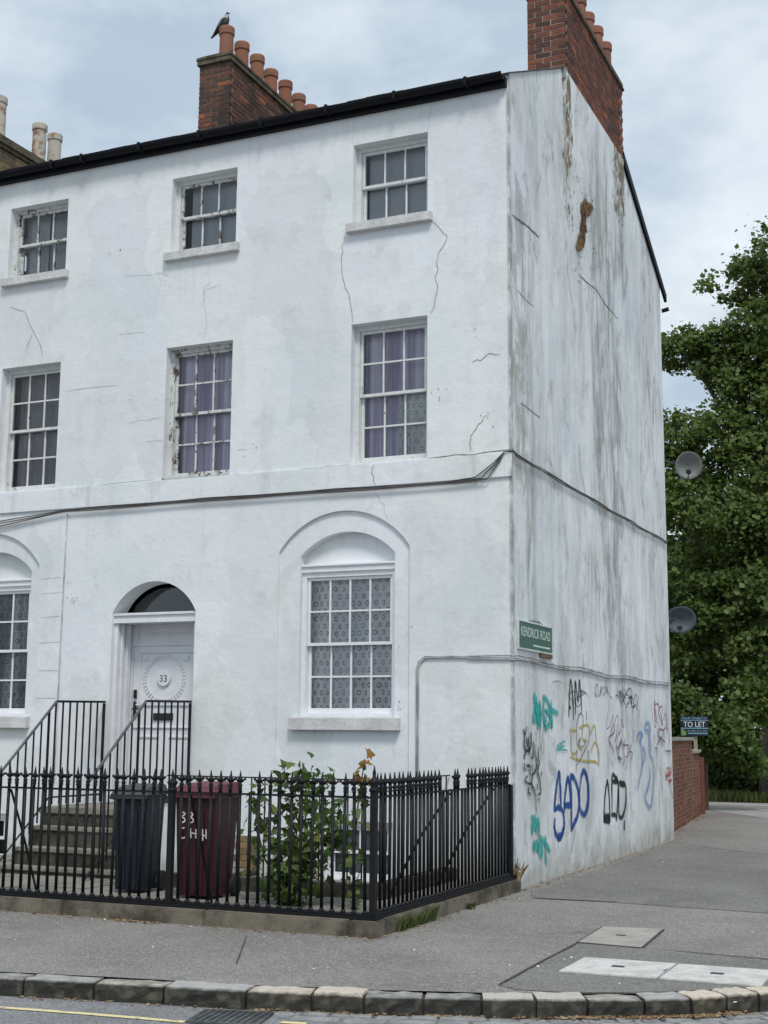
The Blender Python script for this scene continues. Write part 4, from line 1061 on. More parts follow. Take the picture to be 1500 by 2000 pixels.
# flaked spots beside the upper windows
for (fx, fz, n) in ((-5.95, 3.45, 5), (-5.85, 3.25, 4), (-0.33, 5.22, 4), (-6.0, 6.9, 2), (-1.30, 2.75, 3), (-1.30, 1.95, 3), (-5.5, 7.85, 4), (-0.9, 5.6, 5), (-0.4, 6.3, 4), (-3.4, 5.1, 3)):
    V, F = [], []
    for i in range(n):
        u, v, r_ = fx + random.uniform(-.12, .12), fz + random.uniform(-.12, .12), random.uniform(.005, .013)
        k = len(V); m_ = 7
        V += [(u + r_ * random.uniform(.5, 1.1) * math.cos(2 * math.pi * j / m_), -0.002, v + 1.6 * r_ * random.uniform(.5, 1.1) * math.sin(2 * math.pi * j / m_)) for j in range(m_)]
        F.append(tuple(range(k, k + m_)))
    ob('flaked_spots', me('flaked_spots', V, F, 'crack_faint'), wall, kind='stuff')

# marks on the gable: cracks, bare patch, spray-paint
on_gable = lambda d: (lambda u, v, k: (d + k, u, v))
for i, k in enumerate(('gc1', 'gc2', 'gc3', 'gc4')):
    V, F = ribbon(GABLE_MARKS[k], (0.030, 0.018, 0.010, 0.012)[i], on_gable(0.003 if k != 'gc2' else 0.0035), 0.4)
    ob('crack', me('crack', V, F, 'crack'), gable)
bl = GABLE_MARKS['blob'][0]
def inside(u, v):
    c = False
    for (x0, y0), (x1, y1) in zip(bl, bl[1:] + bl[:1]):
        if (y0 > v) != (y1 > v) and u < (x1 - x0) * (v - y0) / (y1 - y0) + x0: c = not c
    return c
V, F = [], []
us, vs = [q[0] for q in bl], [q[1] for q in bl]
while len(F) < 330:
    u, v = random.uniform(min(us) - .15, max(us) + .15), random.uniform(min(vs) - .5, max(vs) + .2)
    ins = inside(u, v)
    if not ins and random.random() > 0.035: continue
    r_ = random.uniform(.015, .05) if ins else random.uniform(.008, .022)
    k = len(V); n = 9; lift = 0.021 + 0.00004 * len(F)
    V += [(lift, u + r_ * random.uniform(.5, 1.15) * math.cos(6.2832 * j / n), v + r_ * random.uniform(.5, 1.15) * math.sin(6.2832 * j / n)) for j in range(n)]
    F.append(tuple(range(k, k + n)))
m_ = me('bare_patch', V, F, 'rust_render')
ob('bare_patch', m_, gable, kind='stuff', label='rusty brown patch where the render has fallen away')
for i, (k, mat, w, lab) in enumerate((('sado', 'spray_blue', 0.078, 'thick dark blue spray-painted letters'), ('aod', 'spray_black', 0.066, 'blocky black spray-painted letters'), ('am', 'spray_black', 0.042, 'tall thin black letters near the cable'), ('yel', 'spray_yellow', 0.032, 'faded yellow spray scrawl'), ('pur0', 'spray_violet', 0.018, 'thin dark line looping over the yellow scrawl'), ('teal1', 'spray_teal', 0.066, 'teal scribble near the front corner'), ('teal2', 'spray_teal', 0.062, 'teal scribble low near the front corner'), ('teal3', 'spray_teal', 0.022, 'small faint teal scribble'), ('scr', 'spray_black', 0.036, 'tall black marker scribble by the corner'), ('sms', 'spray_black', 0.020, 'small black scribble under the cable'), ('pur1', 'spray_purple', 0.026, 'purple tag in the middle of the wall'), ('blu', 'spray_sky', 0.045, 'long pale blue looping tag'), ('pur2', 'spray_purple', 0.026, 'purple tag by the rear edge'), ('red', 'spray_red', 0.040, 'small red tag by the rear edge'), ('grey', 'spray_grey', 0.016, 'faint grey arc'), ('blk2', 'spray_black', 0.020, 'black squiggle at the foot of the corner'))):
    V, F = ribbon(GABLE_MARKS[k], w * 1.5, on_gable(0.003 + 0.0012 * i), 0.08)
    ob('graffiti_tag', with_uv(me('graffiti_tag', V, F, mat)), gable, label=lab)

random.seed(23)
def scrawl(y0, z0, w, h, n):
    out = []
    for s_ in range(n):
        u = y0 + w * (s_ + random.uniform(-.3, .3)) / n
        st = [(u, z0 + h * random.uniform(.7, 1.0))]
        for j in range(random.randint(2, 5)):
            st.append((u + w / n * random.uniform(-.6, 1.3), z0 + h * random.uniform(0, 1)))
        out += st
    return [out]                            # one hand, one line
for k, (y0, z0, w, h, n, mat, sw, lab) in enumerate(((4.0, 1.65, 0.8, 0.35, 3, 'spray_rose', 0.018, 'old faded pink scrawl overlapping the middle tags'), (6.6, 1.75, 1.0, 0.45, 4, 'spray_rose', 0.028, 'faded pink scrawl high by the rear edge'), (2.2, 2.0, 0.9, 0.25, 4, 'spray_grey', 0.016, 'faint grey scrawl under the cable'), (3.3, 2.15, 0.9, 0.18, 5, 'spray_grey', 0.014, 'tiny grey scrawl right of the tall black letters'), (0.9, 1.45, 0.5, 0.5, 3, 'spray_grey', 0.020, 'grey scrawl beside the tall marker scribble'), (5.0, 2.0, 0.9, 0.3, 4, 'spray_violet', 0.018, 'thin violet scrawl under the cable'))):
    V, F = ribbon(scrawl(y0, z0, w, h, n), sw * 1.5, on_gable(0.0012 + 0.0002 * k), 0.1)
    ob('graffiti_tag', with_uv(me('graffiti_tag', V, F, mat)), gable, label=lab)
drips = [[(u, v), (u + random.uniform(-.01, .01), v - random.uniform(.08, .3))] for u, v in ((1.62, .58), (1.75, .52), (2.45, .80), (2.55, .84), (4.02, .78), (4.3, .80), (0.72, .95), (0.5, 1.75), (0.8, 1.7), (2.7, 1.5))]
V, F = ribbon(drips, 0.022, on_gable(0.0006), 0.1)
ob('paint_drips', with_uv(me('paint_drips', V, F, 'spray_grey')), gable, kind='stuff')
random.seed(31)

# ------------------------------------------------------------------ neighbour on the left
nb = thing('terraced_house', 'neighbouring white house cut by the left edge of the photograph', 'house', group='white terraced houses')
NX0 = -11.6
LW = (-7.295, -6.32)
cut = [prism_cut(rect(*LW, *Z_TOP), 0.5), prism_cut(rect(*LW, *Z_MID), 0.5)]
cut += [prism_cut(rect(a - 2.62 * 1, c - 2.62, *Z_TOP), 0.5) for a, c in (LW,)] + [prism_cut(rect(a - 2.62, c - 2.62, *Z_MID), 0.5) for a, c in (LW,)]
cut += [prism_cut(arch(-8.16, -6.51, -0.5, 3.80, 4.256), 0.035), prism_cut(arch(-7.89, -6.655, 1.80, 3.735, 4.008), 0.15), prism_cut(rect(-7.89, -6.655, 1.84, 3.60), 0.5), prism_cut(rect(-7.75, -6.86, -0.02, 0.60), 0.5)]
nwall = ob('wall', carve('wall', MB().box(NX0, PARTY, 0, WT, -0.6, EAVE).mesh('w', 'stucco'), cut, 'stucco'), nb)
MB().box(NX0, PARTY, REAR - WT, REAR, -0.6, 9.28).ob('rear_wall', 'stucco', nb)
MB().box(NX0, NX0 + 0.2, WT, REAR - WT, -0.6, 9.28).ob('party_wall', 'stucco', nb)
MB().box(NX0 + 0.2, PARTY, 3.0, 3.05, -0.5, 9.2).ob('partition', 'room_dark', nb)
for zf in (0.70, 4.45, 7.2): MB().box(NX0 + 0.2, PARTY, WT + 0.01, 3.0, zf, zf + 0.05).ob('floor', 'room_dark', nb)
MB().box(NX0, PARTY, -0.028, 0.0, 4.515, 4.795).ob('string_course', 'stucco', nb, bevel=0.006)
roof(nb, NX0, PARTY); gutter(nb, NX0, PARTY)
for dx in (0.0, -2.62):
    a, c = LW[0] + dx, LW[1] + dx
    w1 = window(nb, a, c, *Z_TOP, 3, 1, 'joinery_decayed', 'joinery_decayed'); sill(w1, c - a)
    window(nb, a, c, *Z_MID, 3, 2, 'joinery', 'joinery')
wg = window(nb, -7.89, -6.655, 1.84, 3.545, 4, 2, 'fresh_white', 'fresh_white', 0.10)
MB().box(0.0, 1.235, 0.075, 0.20, 1.705, 1.80).box(0.0, 1.235, 0.055, 0.13, 1.772, 1.79).ob('head_board', 'fresh_white', wg)
sill(wg, 1.235, 0.055, 0.155, 0.085)
window(nb, -7.75, -6.86, -0.02, 0.60, 2, 1, 'fresh_white', 'fresh_white', 0.08)
for k, st in FRONT_CRACKS.items():
    for s_ in [s for s in st if s[0][0] <= PARTY]:
        V, F = ribbon([s_], 0.006 if k == 'c3' else 0.005, lambda u, v, k: (u, -0.003 - k, v), 0.3)
        ob('crack', me('crack', V, F, 'crack' if k in ('c3', 'c12') else 'crack_faint'), nwall)
BY, BYH = BL.copy(), BH.copy()
for m2 in (BY, BYH): m2.materials.clear(); m2.materials.append(M['brick_yellow'])
sk = stack(nb, -11.3, -10.76, 2.31, 5.75, 10.50, 11.90, True, (BY, BYH), 'brick_yellow', 'mortar')
MB().box(-11.33, -10.73, 2.27, 5.78, 11.905, 11.98).box(-11.36, -10.70, 2.24, 5.81, 11.98, 12.06).box(-11.33, -10.73, 2.27, 5.78, 12.06, 12.15).ob('coping', 'coping', sk, bevel=0.01)
for i, (yy, zt) in enumerate(((3.90, 12.99), (5.04, 12.96), (5.50, 12.95))): pot(sk, -11.0, yy, 12.12, zt, 'pale_clay', 0.135)
curtain('white_curtain', 'white curtain in the left part of the leftmost top window', 'curtain', -7.24, -6.86, 7.85, 8.80, 0.31, 'white_cloth', 3, 0.015)
curtain('roller_blind', 'dim grey blind behind the leftmost top window', 'blind', -7.25, -6.36, 7.85, 8.80, 0.36, 'blind_grey', 1, 0.002)
curtain('grey_curtain', 'dim grey curtain in the leftmost first-floor window', 'curtain', -7.2, -6.36, 4.84, 6.5, 0.30, 'grey_cloth', 5, 0.03)
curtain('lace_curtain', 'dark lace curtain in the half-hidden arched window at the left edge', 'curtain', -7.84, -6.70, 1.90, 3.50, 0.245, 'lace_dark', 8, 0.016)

# ------------------------------------------------------------------ cables and things fixed to the walls
def strands(name, label, paths, mat, r):
    t = thing(name, label, 'cable', (0, 0, 0), 0, 'cables fixed to the walls')
    for pth in paths:
        MB().tube([Vector(q) for q in pth], r, 6).ob('strand', mat, t, smooth=True)
    return t
def wob(pts, d, amp):
    out = []
    for a, c in zip(pts, pts[1:]):
        a, c = Vector(a), Vector(c); n = max(1, int((c - a).length / d))
        out += [a.lerp(c, i / n) for i in range(n)]
    out.append(Vector(pts[-1]))
    ph = random.random() * 6
    return [q + Vector((0, 0, amp * math.sin(ph + i * 1.3) + random.uniform(-amp, amp) * 0.4)) for i, q in enumerate(out)]
paths = []
for k in range(3):
    o_ = k * 0.014
    paths.append(wob([(-11.5, -0.045, 4.44 - o_), (-7.2, -0.045, 4.40 - o_ * 2), (-6.1, -0.045, 4.50 - o_), (-4.0, -0.045, 4.515 - o_), (-0.75 + 0.08 * k, -0.045, 4.505 - o_)], 0.35, 0.006)
                 + [Vector((-0.42 + 0.07 * k, -0.047, 4.53 - o_)), Vector((-0.20 + 0.03 * k, -0.047, 4.68)), Vector((-0.07, -0.045, 4.80)), Vector((0.025, -0.02, 4.815 - o_ * .5)), Vector((0.035, 0.08, 4.79 - o_))]
                 + wob([(0.03, 0.3, 4.79 - o_), (0.03, 3.9, 4.80 - o_), (0.03, 7.95, 4.825 - o_)], 0.4, 0.010)[1:])
strands('cable_bundle', 'dark cables following the band course and round the corner onto the gable', paths, 'cable_black', 0.0075)
paths = []
for k in range(3):
    o_ = k * 0.022
    head = [Vector((-1.145 + o_, -0.018, 1.15)), Vector((-1.143 + o_, -0.018, 1.8)), Vector((-1.145 + o_, -0.018, 2.38)), Vector((-1.12 + o_, -0.018, 2.46 - o_ * .4)), Vector((-1.04, -0.018, 2.520 - o_))] if k < 2 else [Vector((-0.55, -0.018, 2.5))]
    paths.append(head + wob([(-0.9, -0.018, 2.52 - o_), (-0.05, -0.018, 2.515 - o_)], 0.3, 0.005)[1 if k == 2 else 0:] + [Vector((0.018, -0.005, 2.51 - o_))] + wob([(0.02, 0.12, 2.51 - o_), (0.02, 4.0, 2.49 - o_), (0.02, 7.9, 2.495 - o_)], 0.45, 0.014))
strands('cable_bundle', 'grey painted cables from the ground-floor window along the gable under the street sign', paths, 'cable_grey', 0.0085)
strands('wall_cable', 'thin grey cable running down between the two houses', [wob([(-6.09, -0.012, 4.45), (-6.10, -0.012, 3.3), (-6.11, -0.012, 1.0)], 0.5, 0.002)], 'cable_grey', 0.0085)

sg = thing('street_sign', 'green street name plate reading KENDRICK ROAD near the gable corner', 'sign', (0.0, 0.77, 2.76))
MB().box(0.004, 0.022, -0.63, 0.63, -0.148, 0.148).ob('plate', 'sign_green', sg)
MB().box(0.004, 0.028, -0.645, 0.645, 0.148, 0.166).box(0.004, 0.028, -0.645, 0.645, -0.166, -0.148).box(0.004, 0.028, -0.645, -0.63, -0.148, 0.148).box(0.004, 0.028, 0.63, 0.645, -0.148, 0.148).ob('border', 'sign_frame', sg)
ob('lettering', place(fit_text('lettering', 'KENDRICK ROAD', 1.10, 0.108, 'sign_text'), Matrix.Translation((0.0235, 0.0, 0.042)) @ FACE_X), sg, label='white letters reading KENDRICK ROAD')
mb = MB()
for i in range(14): mb.box(0.022, 0.0235, -0.10 + i * 0.047, -0.10 + i * 0.047 + 0.034, -0.108, -0.088)
mb.ob('small_print', 'sign_text', sg)
MB().box(0.003, 0.03, 0.18, 0.62, -0.215, -0.168).ob('batten', 'stained_wood', sg)
V, F = ribbon([[(-0.2, 0.178), (0.05, 0.186), (0.3, 0.176)]], 0.018, lambda u, v, k: (0.012 + k, u, v), 0.5)
ob('mortar_stain', me('mortar_stain', V, F, 'crack'), sg)

def dish(label, loc, mat, w, h, rz, tilt, arm_from):
    t = thing('satellite_dish', label, 'satellite dish', loc, 0, 'satellite dishes on the rear corner')
    V, F = [], []
    n, k = 20, 5
    for i in range(k + 1):
        rr = i / k
        for j in range(n):
            a = 2 * math.pi * j / n
            V.append((w * rr * math.cos(a), 0.10 * rr * rr - 0.10, h * rr * math.sin(a)))
    for i in range(k):
        for j in range(n):
            F.append((i * n + j, i * n + (j + 1) % n, (i + 1) * n + (j + 1) % n, (i + 1) * n + j))
    m = me('reflector', V, F, mat, True)
    rot = Matrix.Rotation(rz, 4, 'Z') @ Matrix.Rotation(tilt, 4, 'X')
    m.transform(rot)
    m2 = m.copy(); bm = bmesh.new(); bm.from_mesh(m)
    bmesh.ops.solidify(bm, geom=bm.faces[:], thickness=0.008); bm.to_mesh(m); bm.free()
    ob('reflector', m, t)
    q = lambda x, y, z: rot @ Vector((x, y, z))
    MB().tube([q(0.0, -0.02, -h * 0.95), q(w * 0.35, 0.28, -h * 0.45)], 0.010, 6).ob('arm', 'rubber', t)
    MB().box(-0.035, 0.035, -0.05, 0.05, -0.03, 0.03).ob('receiver', 'rubber', t, loc=q(w * 0.38, 0.30, -h * 0.40))
    MB().tube([q(0, -0.11, 0), q(-0.02, -0.2, -0.02), Vector(arm_from) - Vector(loc)], 0.016, 6).ob('bracket', 'iron_worn', t)
    return t
dish('pale satellite dish high on the rear corner in front of the tree', (0.31, 8.55, 6.21), 'dish_pale', 0.235, 0.235, R(-152), R(-14), (-0.12, 8.05, 6.26))
dish('dark grey satellite dish lower on the rear corner beside the tree', (0.10, 8.55, 3.58), 'dish_dark', 0.265, 0.225, R(-152), R(-14), (-0.2, 8.05, 3.55))

# ------------------------------------------------------------------ front garden
fg = bpy.data.objects.new('front_garden', None); link(fg); fg['kind'] = 'structure'
GZ = 0.08
for i, (x0, x1, y0, y1) in enumerate(((-11, -0.06, -3.60, -2.06), (-11, -3.2, -2.055, -0.002), (-0.66, -0.06, -2.055, -0.002))):
    nx_ = max(1, round((x1 - x0) / 0.75)); ny_ = max(1, round((y1 - y0) / 0.55))
    MB().box(x0, x1, y0, y1, 0.01, GZ - 0.012).ob('bedding', 'soil', fg)
    for a in range(nx_):
        for c in range(ny_):
            u0, u1 = x0 + (x1 - x0) * a / nx_, x0 + (x1 - x0) * (a + 1) / nx_
            v0, v1 = y0 + (y1 - y0) * c / ny_, y0 + (y1 - y0) * (c + 1) / ny_
            MB().box(u0 + 0.005, u1 - 0.005, v0 + 0.005, v1 - 0.005, GZ - 0.012, GZ + random.uniform(-0.004, 0.006)).ob('paving_slab', 'slab', fg)
lw = thing('lightwell_kerb', 'low dark stone kerb around the basement lightwell', 'kerb', (0, 0, GZ))
MB().box(-3.2, -0.66, -2.06, -1.90, -0.07, 0.135).ob('front_stone', 'step', lw, bevel=0.012)
MB().box(-0.83, -0.66, -1.89, -0.003, -0.07, 0.135).ob('side_stone', 'step', lw, bevel=0.012)

pl = thing('railing_plinth', 'dirty low stone plinth carrying the front railings', 'plinth')
pieces = [(-11.0, -8.2), (-8.2, -5.5), (-5.5, -3.05), (-3.05, -1.55), (-1.55, -0.17)]
for a, c in pieces:
    MB().box(a + 0.003, c - 0.003, -3.80, -3.58, -0.02, 0.128 + random.uniform(-.004, .004)).ob('stone', 'plinth', pl, bevel=0.012)
MB().box(-0.167, 0.075, -3.81, -3.58, -0.02, 0.128).ob('stone', 'plinth', pl, bevel=0.014)
for a, c in ((-3.575, -2.4), (-2.395, -1.2), (-1.195, -0.004)):
    MB().box(-0.16, 0.075, a, c, -0.02, 0.128 + random.uniform(-.004, .004)).ob('stone', 'plinth', pl, bevel=0.012)

# railings: every bar with its own spear finial
bar_m = MB().lathe([(0.0150, 0.0), (0.0150, 0.95)], 8).mesh('bar', 'iron', True)
fin = MB().lathe([(0.013, 0.0), (0.013, 0.03), (0.019, 0.04), (0.013, 0.05), (0.018, 0.065), (0.018, 0.075), (0.012, 0.085), (0.010, 0.10), (0.021, 0.112), (0.022, 0.122), (0.012, 0.138), (0.0075, 0.165), (0.003, 0.198)], 8)
fin.hexa([(-0.018, -0.006, 0.095), (0.018, -0.006, 0.095), (0.018, 0.006, 0.095), (-0.018, 0.006, 0.095), (-0.044, -0.006, 0.122), (0.044, -0.006, 0.122), (0.044, 0.006, 0.122), (-0.044, 0.006, 0.122)])
fin.hexa([(-0.046, -0.008, 0.116), (-0.030, -0.008, 0.112), (-0.030, 0.008, 0.112), (-0.046, 0.008, 0.116), (-0.046, -0.008, 0.136), (-0.034, -0.008, 0.132), (-0.034, 0.008, 0.132), (-0.046, 0.008, 0.136)])
fin.hexa([(0.030, -0.008, 0.112), (0.046, -0.008, 0.116), (0.046, 0.008, 0.116), (0.030, 0.008, 0.112), (0.034, -0.008, 0.132), (0.046, -0.008, 0.136), (0.046, 0.008, 0.136), (0.034, 0.008, 0.132)])
fin.V = [(a * 1.12, c * 1.25, d) for a, c, d in fin.V]
fin_m = fin.mesh('finial', 'iron', True)
foot_m = MB().lathe([(0.026, 0.0), (0.024, 0.012), (0.0135, 0.03)], 8).mesh('foot', 'iron', True)
def post(parent, loc, top, urn):
    o = MB().box(-0.026, 0.026, -0.026, 0.026, 0, top).box(-0.042, 0.042, -0.042, 0.042, 0, 0.035).ob('post', 'iron', parent, loc=loc)
    pr = [(0.02, 0), (0.045, 0.015), (0.045, 0.03), (0.03, 0.05), (0.05, 0.085), (0.052, 0.10), (0.02, 0.125), (0.014, 0.14), (0.016, 0.165), (0.010, 0.19), (0.003, 0.225)]
    MB().lathe([(r_ * urn, z_ * urn) for r_, z_ in pr], 10).ob('urn', 'iron', o, smooth=True, loc=(0, 0, top - 0.03))
fr_ = thing('iron_railing', 'black spear-topped iron railing along the pavement in front of the bins', 'railing', (0, -3.68, 0.128), 0, 'iron railings of the front garden')
MB().box(-10.9, 0.055, -0.055, 0.055, 0.0, 0.030).box(-10.9, 0.05, -0.05, 0.05, 0.030, 0.045).ob('bottom_rail', 'iron', fr_, bevel=0.006)
MB().box(-10.9, 0.0, -0.016, 0.016, 0.982, 1.000).ob('top_rail', 'iron', fr_, bevel=0.003)
x = -0.075; i = 0
while x > -10.85:
    if abs(x + 1.99) > 0.06:
        b_ = ob('bar', bar_m, fr_, (x + random.uniform(-.003, .003), 0, 0.04)); b_.rotation_euler = (random.uniform(-.010, .010), random.gauss(0, .009), 0)
        if i % 31 != 11:
            f_ = ob('finial', fin_m, b_, (0, 0, 0.955)); f_.rotation_euler = (random.uniform(-.03, .03), random.uniform(-.05, .05), random.uniform(-.2, .2))
        if x > -4.4: ob('foot', foot_m, b_, (0, 0, 0.004))
    x -= 0.1015; i += 1
post(fr_, (0.0, 0, 0.03), 1.03, 1.0)
post(fr_, (-1.99, 0.0, 0.03), 0.99, 0.92)
for xx in (-3.80, -1.80, -5.8):
    MB().tube([(xx, 0.01, 0.97), (xx - 0.05, 0.30, 0.50), (xx - 0.12, 0.62, -0.04)], 0.011, 6).ob('back_stay', 'iron', fr_)
sr = thing('iron_railing', 'black iron railing returning from the corner post to the house, several spears missing', 'railing', (-0.02, 0, 0.128), 0, 'iron railings of the front garden')
MB().box(-0.055, 0.055, -3.62, -0.01, 0.0, 0.030).box(-0.05, 0.05, -3.62, -0.01, 0.030, 0.045).ob('bottom_rail', 'iron', sr, bevel=0.006)
MB().box(-0.016, 0.016, -3.66, -0.10, 0.982, 1.000).ob('top_rail', 'iron', sr, bevel=0.003)
n = 36
for i in range(n):
    yy = -3.60 + i * (3.42 / (n - 1))
    b_ = ob('bar', bar_m, sr, (0, yy, 0.04), R(90)); b_.rotation_euler = (random.uniform(-.008, .008), random.uniform(-.008, .008), R(90))
    if not (-2.08 < yy < -1.80 or -1.62 < yy < -1.40):
        f_ = ob('finial', fin_m, b_, (0, 0, 0.955)); f_.rotation_euler = (random.uniform(-.04, .04), random.uniform(-.05, .05), random.uniform(-.2, .2))
    ob('foot', foot_m, b_, (0, 0, 0.004))
MB().box(-0.03, 0.03, -0.13, -0.07, 0, 0.99).ob('end_post', 'iron', sr)
for yy in (-1.85, -0.58):
    MB().tube([(-0.01, yy, 0.965), (-0.30, yy - 0.03, 0.55), (-0.62, yy - 0.06, -0.04)], 0.013, 6).ob('back_stay', 'iron', sr)

# inner railing round the lightwell
ir = thing('iron_railing', 'thin black railing round the lightwell behind the sapling', 'railing', (0, 0, 0.215), 0, 'iron railings of the front garden')
thin_m = MB().lathe([(0.009, 0.0), (0.009, 0.98)], 6).mesh('bar', 'iron', True)
MB().box(-3.15, -0.745, -1.985, -1.965, 0.98, 0.993).ob('top_rail', 'iron', ir)
MB().box(-0.755, -0.735, -1.96, -0.02, 0.98, 0.993).ob('top_rail', 'iron', ir)
x = -0.745
while x > -3.1: ob('bar', thin_m, ir, (x, -1.975, 0)); x -= 0.155
for i in range(1, 13): ob('bar', thin_m, ir, (-0.745, -1.975 + i * 0.155, 0))

# steps up to the door
sp = thing('stone_steps', 'worn stone steps climbing from the garden to the front door', 'steps', (0, 0, GZ))
dz = -GZ
for i, (yf, zt) in enumerate(((-1.72, 0.16), (-1.525, 0.348), (-1.26, 0.566))):
    st_ = MB().box(-5.49, -3.95, yf + 0.02, -1.03, dz + (0.02 if i == 0 else (0.16, 0.348)[i - 1] + 0.001), dz + zt - 0.045).ob('step', 'step', sp)
    MB().box(-5.50, -3.94, yf, -1.03, dz + zt - 0.044, dz + zt).ob('tread', 'tread', st_, bevel=0.010)
MB().box(-5.49, -3.96, -1.0, -0.002, dz + 0.03, dz + 0.70).ob('landing_wall', 'stucco', sp)
MB().box(-5.50, -3.95, -1.03, -1.0, dz + 0.03, dz + 0.70).ob('riser', 'step', sp)
MB().box(-5.52, -3.92, -1.055, -0.002, dz + 0.70, dz + 0.775).ob('landing_slab', 'tread', sp, bevel=0.012)
MB().box(-5.325, -4.10, 0.0, 0.45, dz + 0.70, dz + 0.781).ob('threshold', 'step', sp)
MB().box(-3.95, -3.82, -1.05, -0.003, dz + 0.03, dz + 0.86).ob('side_wall', 'stucco', sp)
MB().box(-3.97, -3.80, -1.08, -0.003, dz + 0.86, dz + 0.93).ob('side_coping', 'step', sp, bevel=0.01)
def stair_rail(label, xx):
    t = thing('stair_railing', label, 'railing', (xx, 0, 0), 0, 'handrails beside the steps')
    top = [(0, -0.02, 2.018), (0, -1.0, 2.0), (0, -2.05, 1.09)]
    MB().tube([(0, q[1], q[2]) for q in top[:2]], 0.014, 6).ob('hand_rail', 'iron', t)
    MB().tube([(0, -0.99, 2.0), (0, -2.05, 1.09)], 0.017, 6).ob('sloping_hand_rail', 'iron_worn', t)
    MB().tube([(0, -0.02, 0.885), (0, -1.06, 0.885), (0, -2.05, 0.03 + 0.05)], 0.011, 6).ob('bottom_rail', 'iron', t)
    for i in range(8):
        yy = -0.04 - i * 0.137
        if yy < -1.0: break
        MB().tube([(0, yy, 0.80), (0, yy, 2.0)], 0.0125 if i else 0.020, 6).ob('bar', 'iron', t)
    for i in range(8):
        yy = -1.12 - i * 0.132
        k = (yy + 1.0) / -1.05
        MB().tube([(0, yy, max(0.80 - 0.86 * (-(yy + 1.02)), 0.08)), (0, yy, 2.0 - 0.91 * k)], 0.0115 if i not in (0, 7) else 0.017, 6).ob('bar', 'iron', t)
    return t
stair_rail('left-hand black iron handrail beside the steps to the door', -5.37)
stair_rail('right-hand black iron handrail crossing in front of the door', -4.11)

# wheelie bins
def bin_(label, loc, rz, w, d, h, body, lid):
    t = thing('wheelie_bin', label, 'bin', loc, rz, 'wheelie bins in the front garden')
    wb, db = w * 0.80, d * 0.74
    zt = h * 0.87
    mb = MB().hexa([(-wb / 2, 0.05, 0.03), (wb / 2, 0.05, 0.03), (wb / 2, 0.05 + db, 0.03), (-wb / 2, 0.05 + db, 0.03), (-w / 2 + .02, 0.02, zt), (w / 2 - .02, 0.02, zt), (w / 2 - .02, d - 0.02, zt), (-w / 2 + .02, d - 0.02, zt)])
    for k in range(-2, 3):                      # moulded ribs on the front
        u = k * wb / 5.2
        mb.hexa([(u - 0.018, 0.036, 0.05), (u + 0.018, 0.036, 0.05), (u + 0.018, 0.055, 0.05), (u - 0.018, 0.055, 0.05), (u * 1.18 - 0.018, 0.006, zt - 0.10), (u * 1.18 + 0.018, 0.006, zt - 0.10), (u * 1.18 + 0.018, 0.03, zt - 0.10), (u * 1.18 - 0.018, 0.03, zt - 0.10)])
    bd = mb.ob('body', body, t, bevel=0.006)
    MB().box(-w / 2, w / 2, 0.0, d, zt, zt + 0.045).ob('rim', body, t, bevel=0.01)
    MB().hexa([(-w / 2 - .015, -0.035, zt + 0.047), (w / 2 + .015, -0.035, zt + 0.047), (w / 2 + .015, d + 0.01, zt + 0.047), (-w / 2 - .015, d + 0.01, zt + 0.047), (-w / 2 + .02, 0.03, h - 0.01), (w / 2 - .02, 0.03, h - 0.01), (w / 2 - .02, d - 0.01, h + 0.02), (-w / 2 + .02, d - 0.01, h + 0.02)]).box(-w / 2 - .015, w / 2 + .015, -0.04, -0.02, zt + 0.01, zt + 0.05).ob('lid', lid, t, bevel=0.014)
    MB().tube([(-w / 2 + 0.05, d + 0.06, h - 0.04), (w / 2 - 0.05, d + 0.06, h - 0.04)], 0.015, 8).box(-w / 2 + .05, -w / 2 + .09, d - 0.02, d + 0.06, h - 0.06, h - 0.03).box(w / 2 - .09, w / 2 - .05, d - 0.02, d + 0.06, h - 0.06, h - 0.03).ob('handle', body, t)
    MB().tube([(-w / 2 - 0.01, d * 0.84, 0.10), (w / 2 + 0.01, d * 0.84, 0.10)], 0.012, 6).ob('axle', 'iron', t)
    for s_ in (-1, 1):
        MB().tube([(s_ * (w / 2 - 0.03), d * 0.84, 0.10), (s_ * (w / 2 + 0.02), d * 0.84, 0.10)], 0.10, 18).ob('wheel', 'rubber', t, bevel=0.01)
    return t
bin_('dark blue wheelie bin behind the railings', (-3.10, -2.72, GZ), R(5), 0.40, 0.42, 1.03, 'bin_blue', 'bin_blue_lid')
bn = bin_('maroon wheelie bin with white painted writing', (-2.265, -2.86, GZ), R(2), 0.47, 0.52, 1.07, 'bin_maroon', 'bin_maroon_lid')
marks = [[(-2.391, .887), (-2.348, .89), (-2.332, .872), (-2.366, .849), (-2.335, .831), (-2.338, .802), (-2.387, .794)], [(-2.283, .887), (-2.262, .889), (-2.246, .869), (-2.27, .849), (-2.243, .831), (-2.246, .802), (-2.285, .796)], [(-2.332, .747), (-2.374, .736), (-2.38, .694), (-2.37, .65), (-2.327, .655)], [(-2.269, .743), (-2.263, .651)], [(-2.269, .70), (-2.21, .695)], [(-2.21, .736), (-2.21, .65)], [(-2.18, .655), (-2.160, .651)], [(-2.136, .739), (-2.134, .63)], [(-2.135, .678), (-2.097, .679)], [(-2.099, .739), (-2.097, .65)]]
V, F = ribbon(marks, 0.013, lambda u, v, k: (u + 2.25 - 0.015, 0.034 - k - 0.040 * (v - 0.13) / 0.8, v - GZ), 0.1, False)
ob('painted_writing', me('painted_writing', V, F, 'paint_mark'), bn, label='white hand-painted 33 and letters')

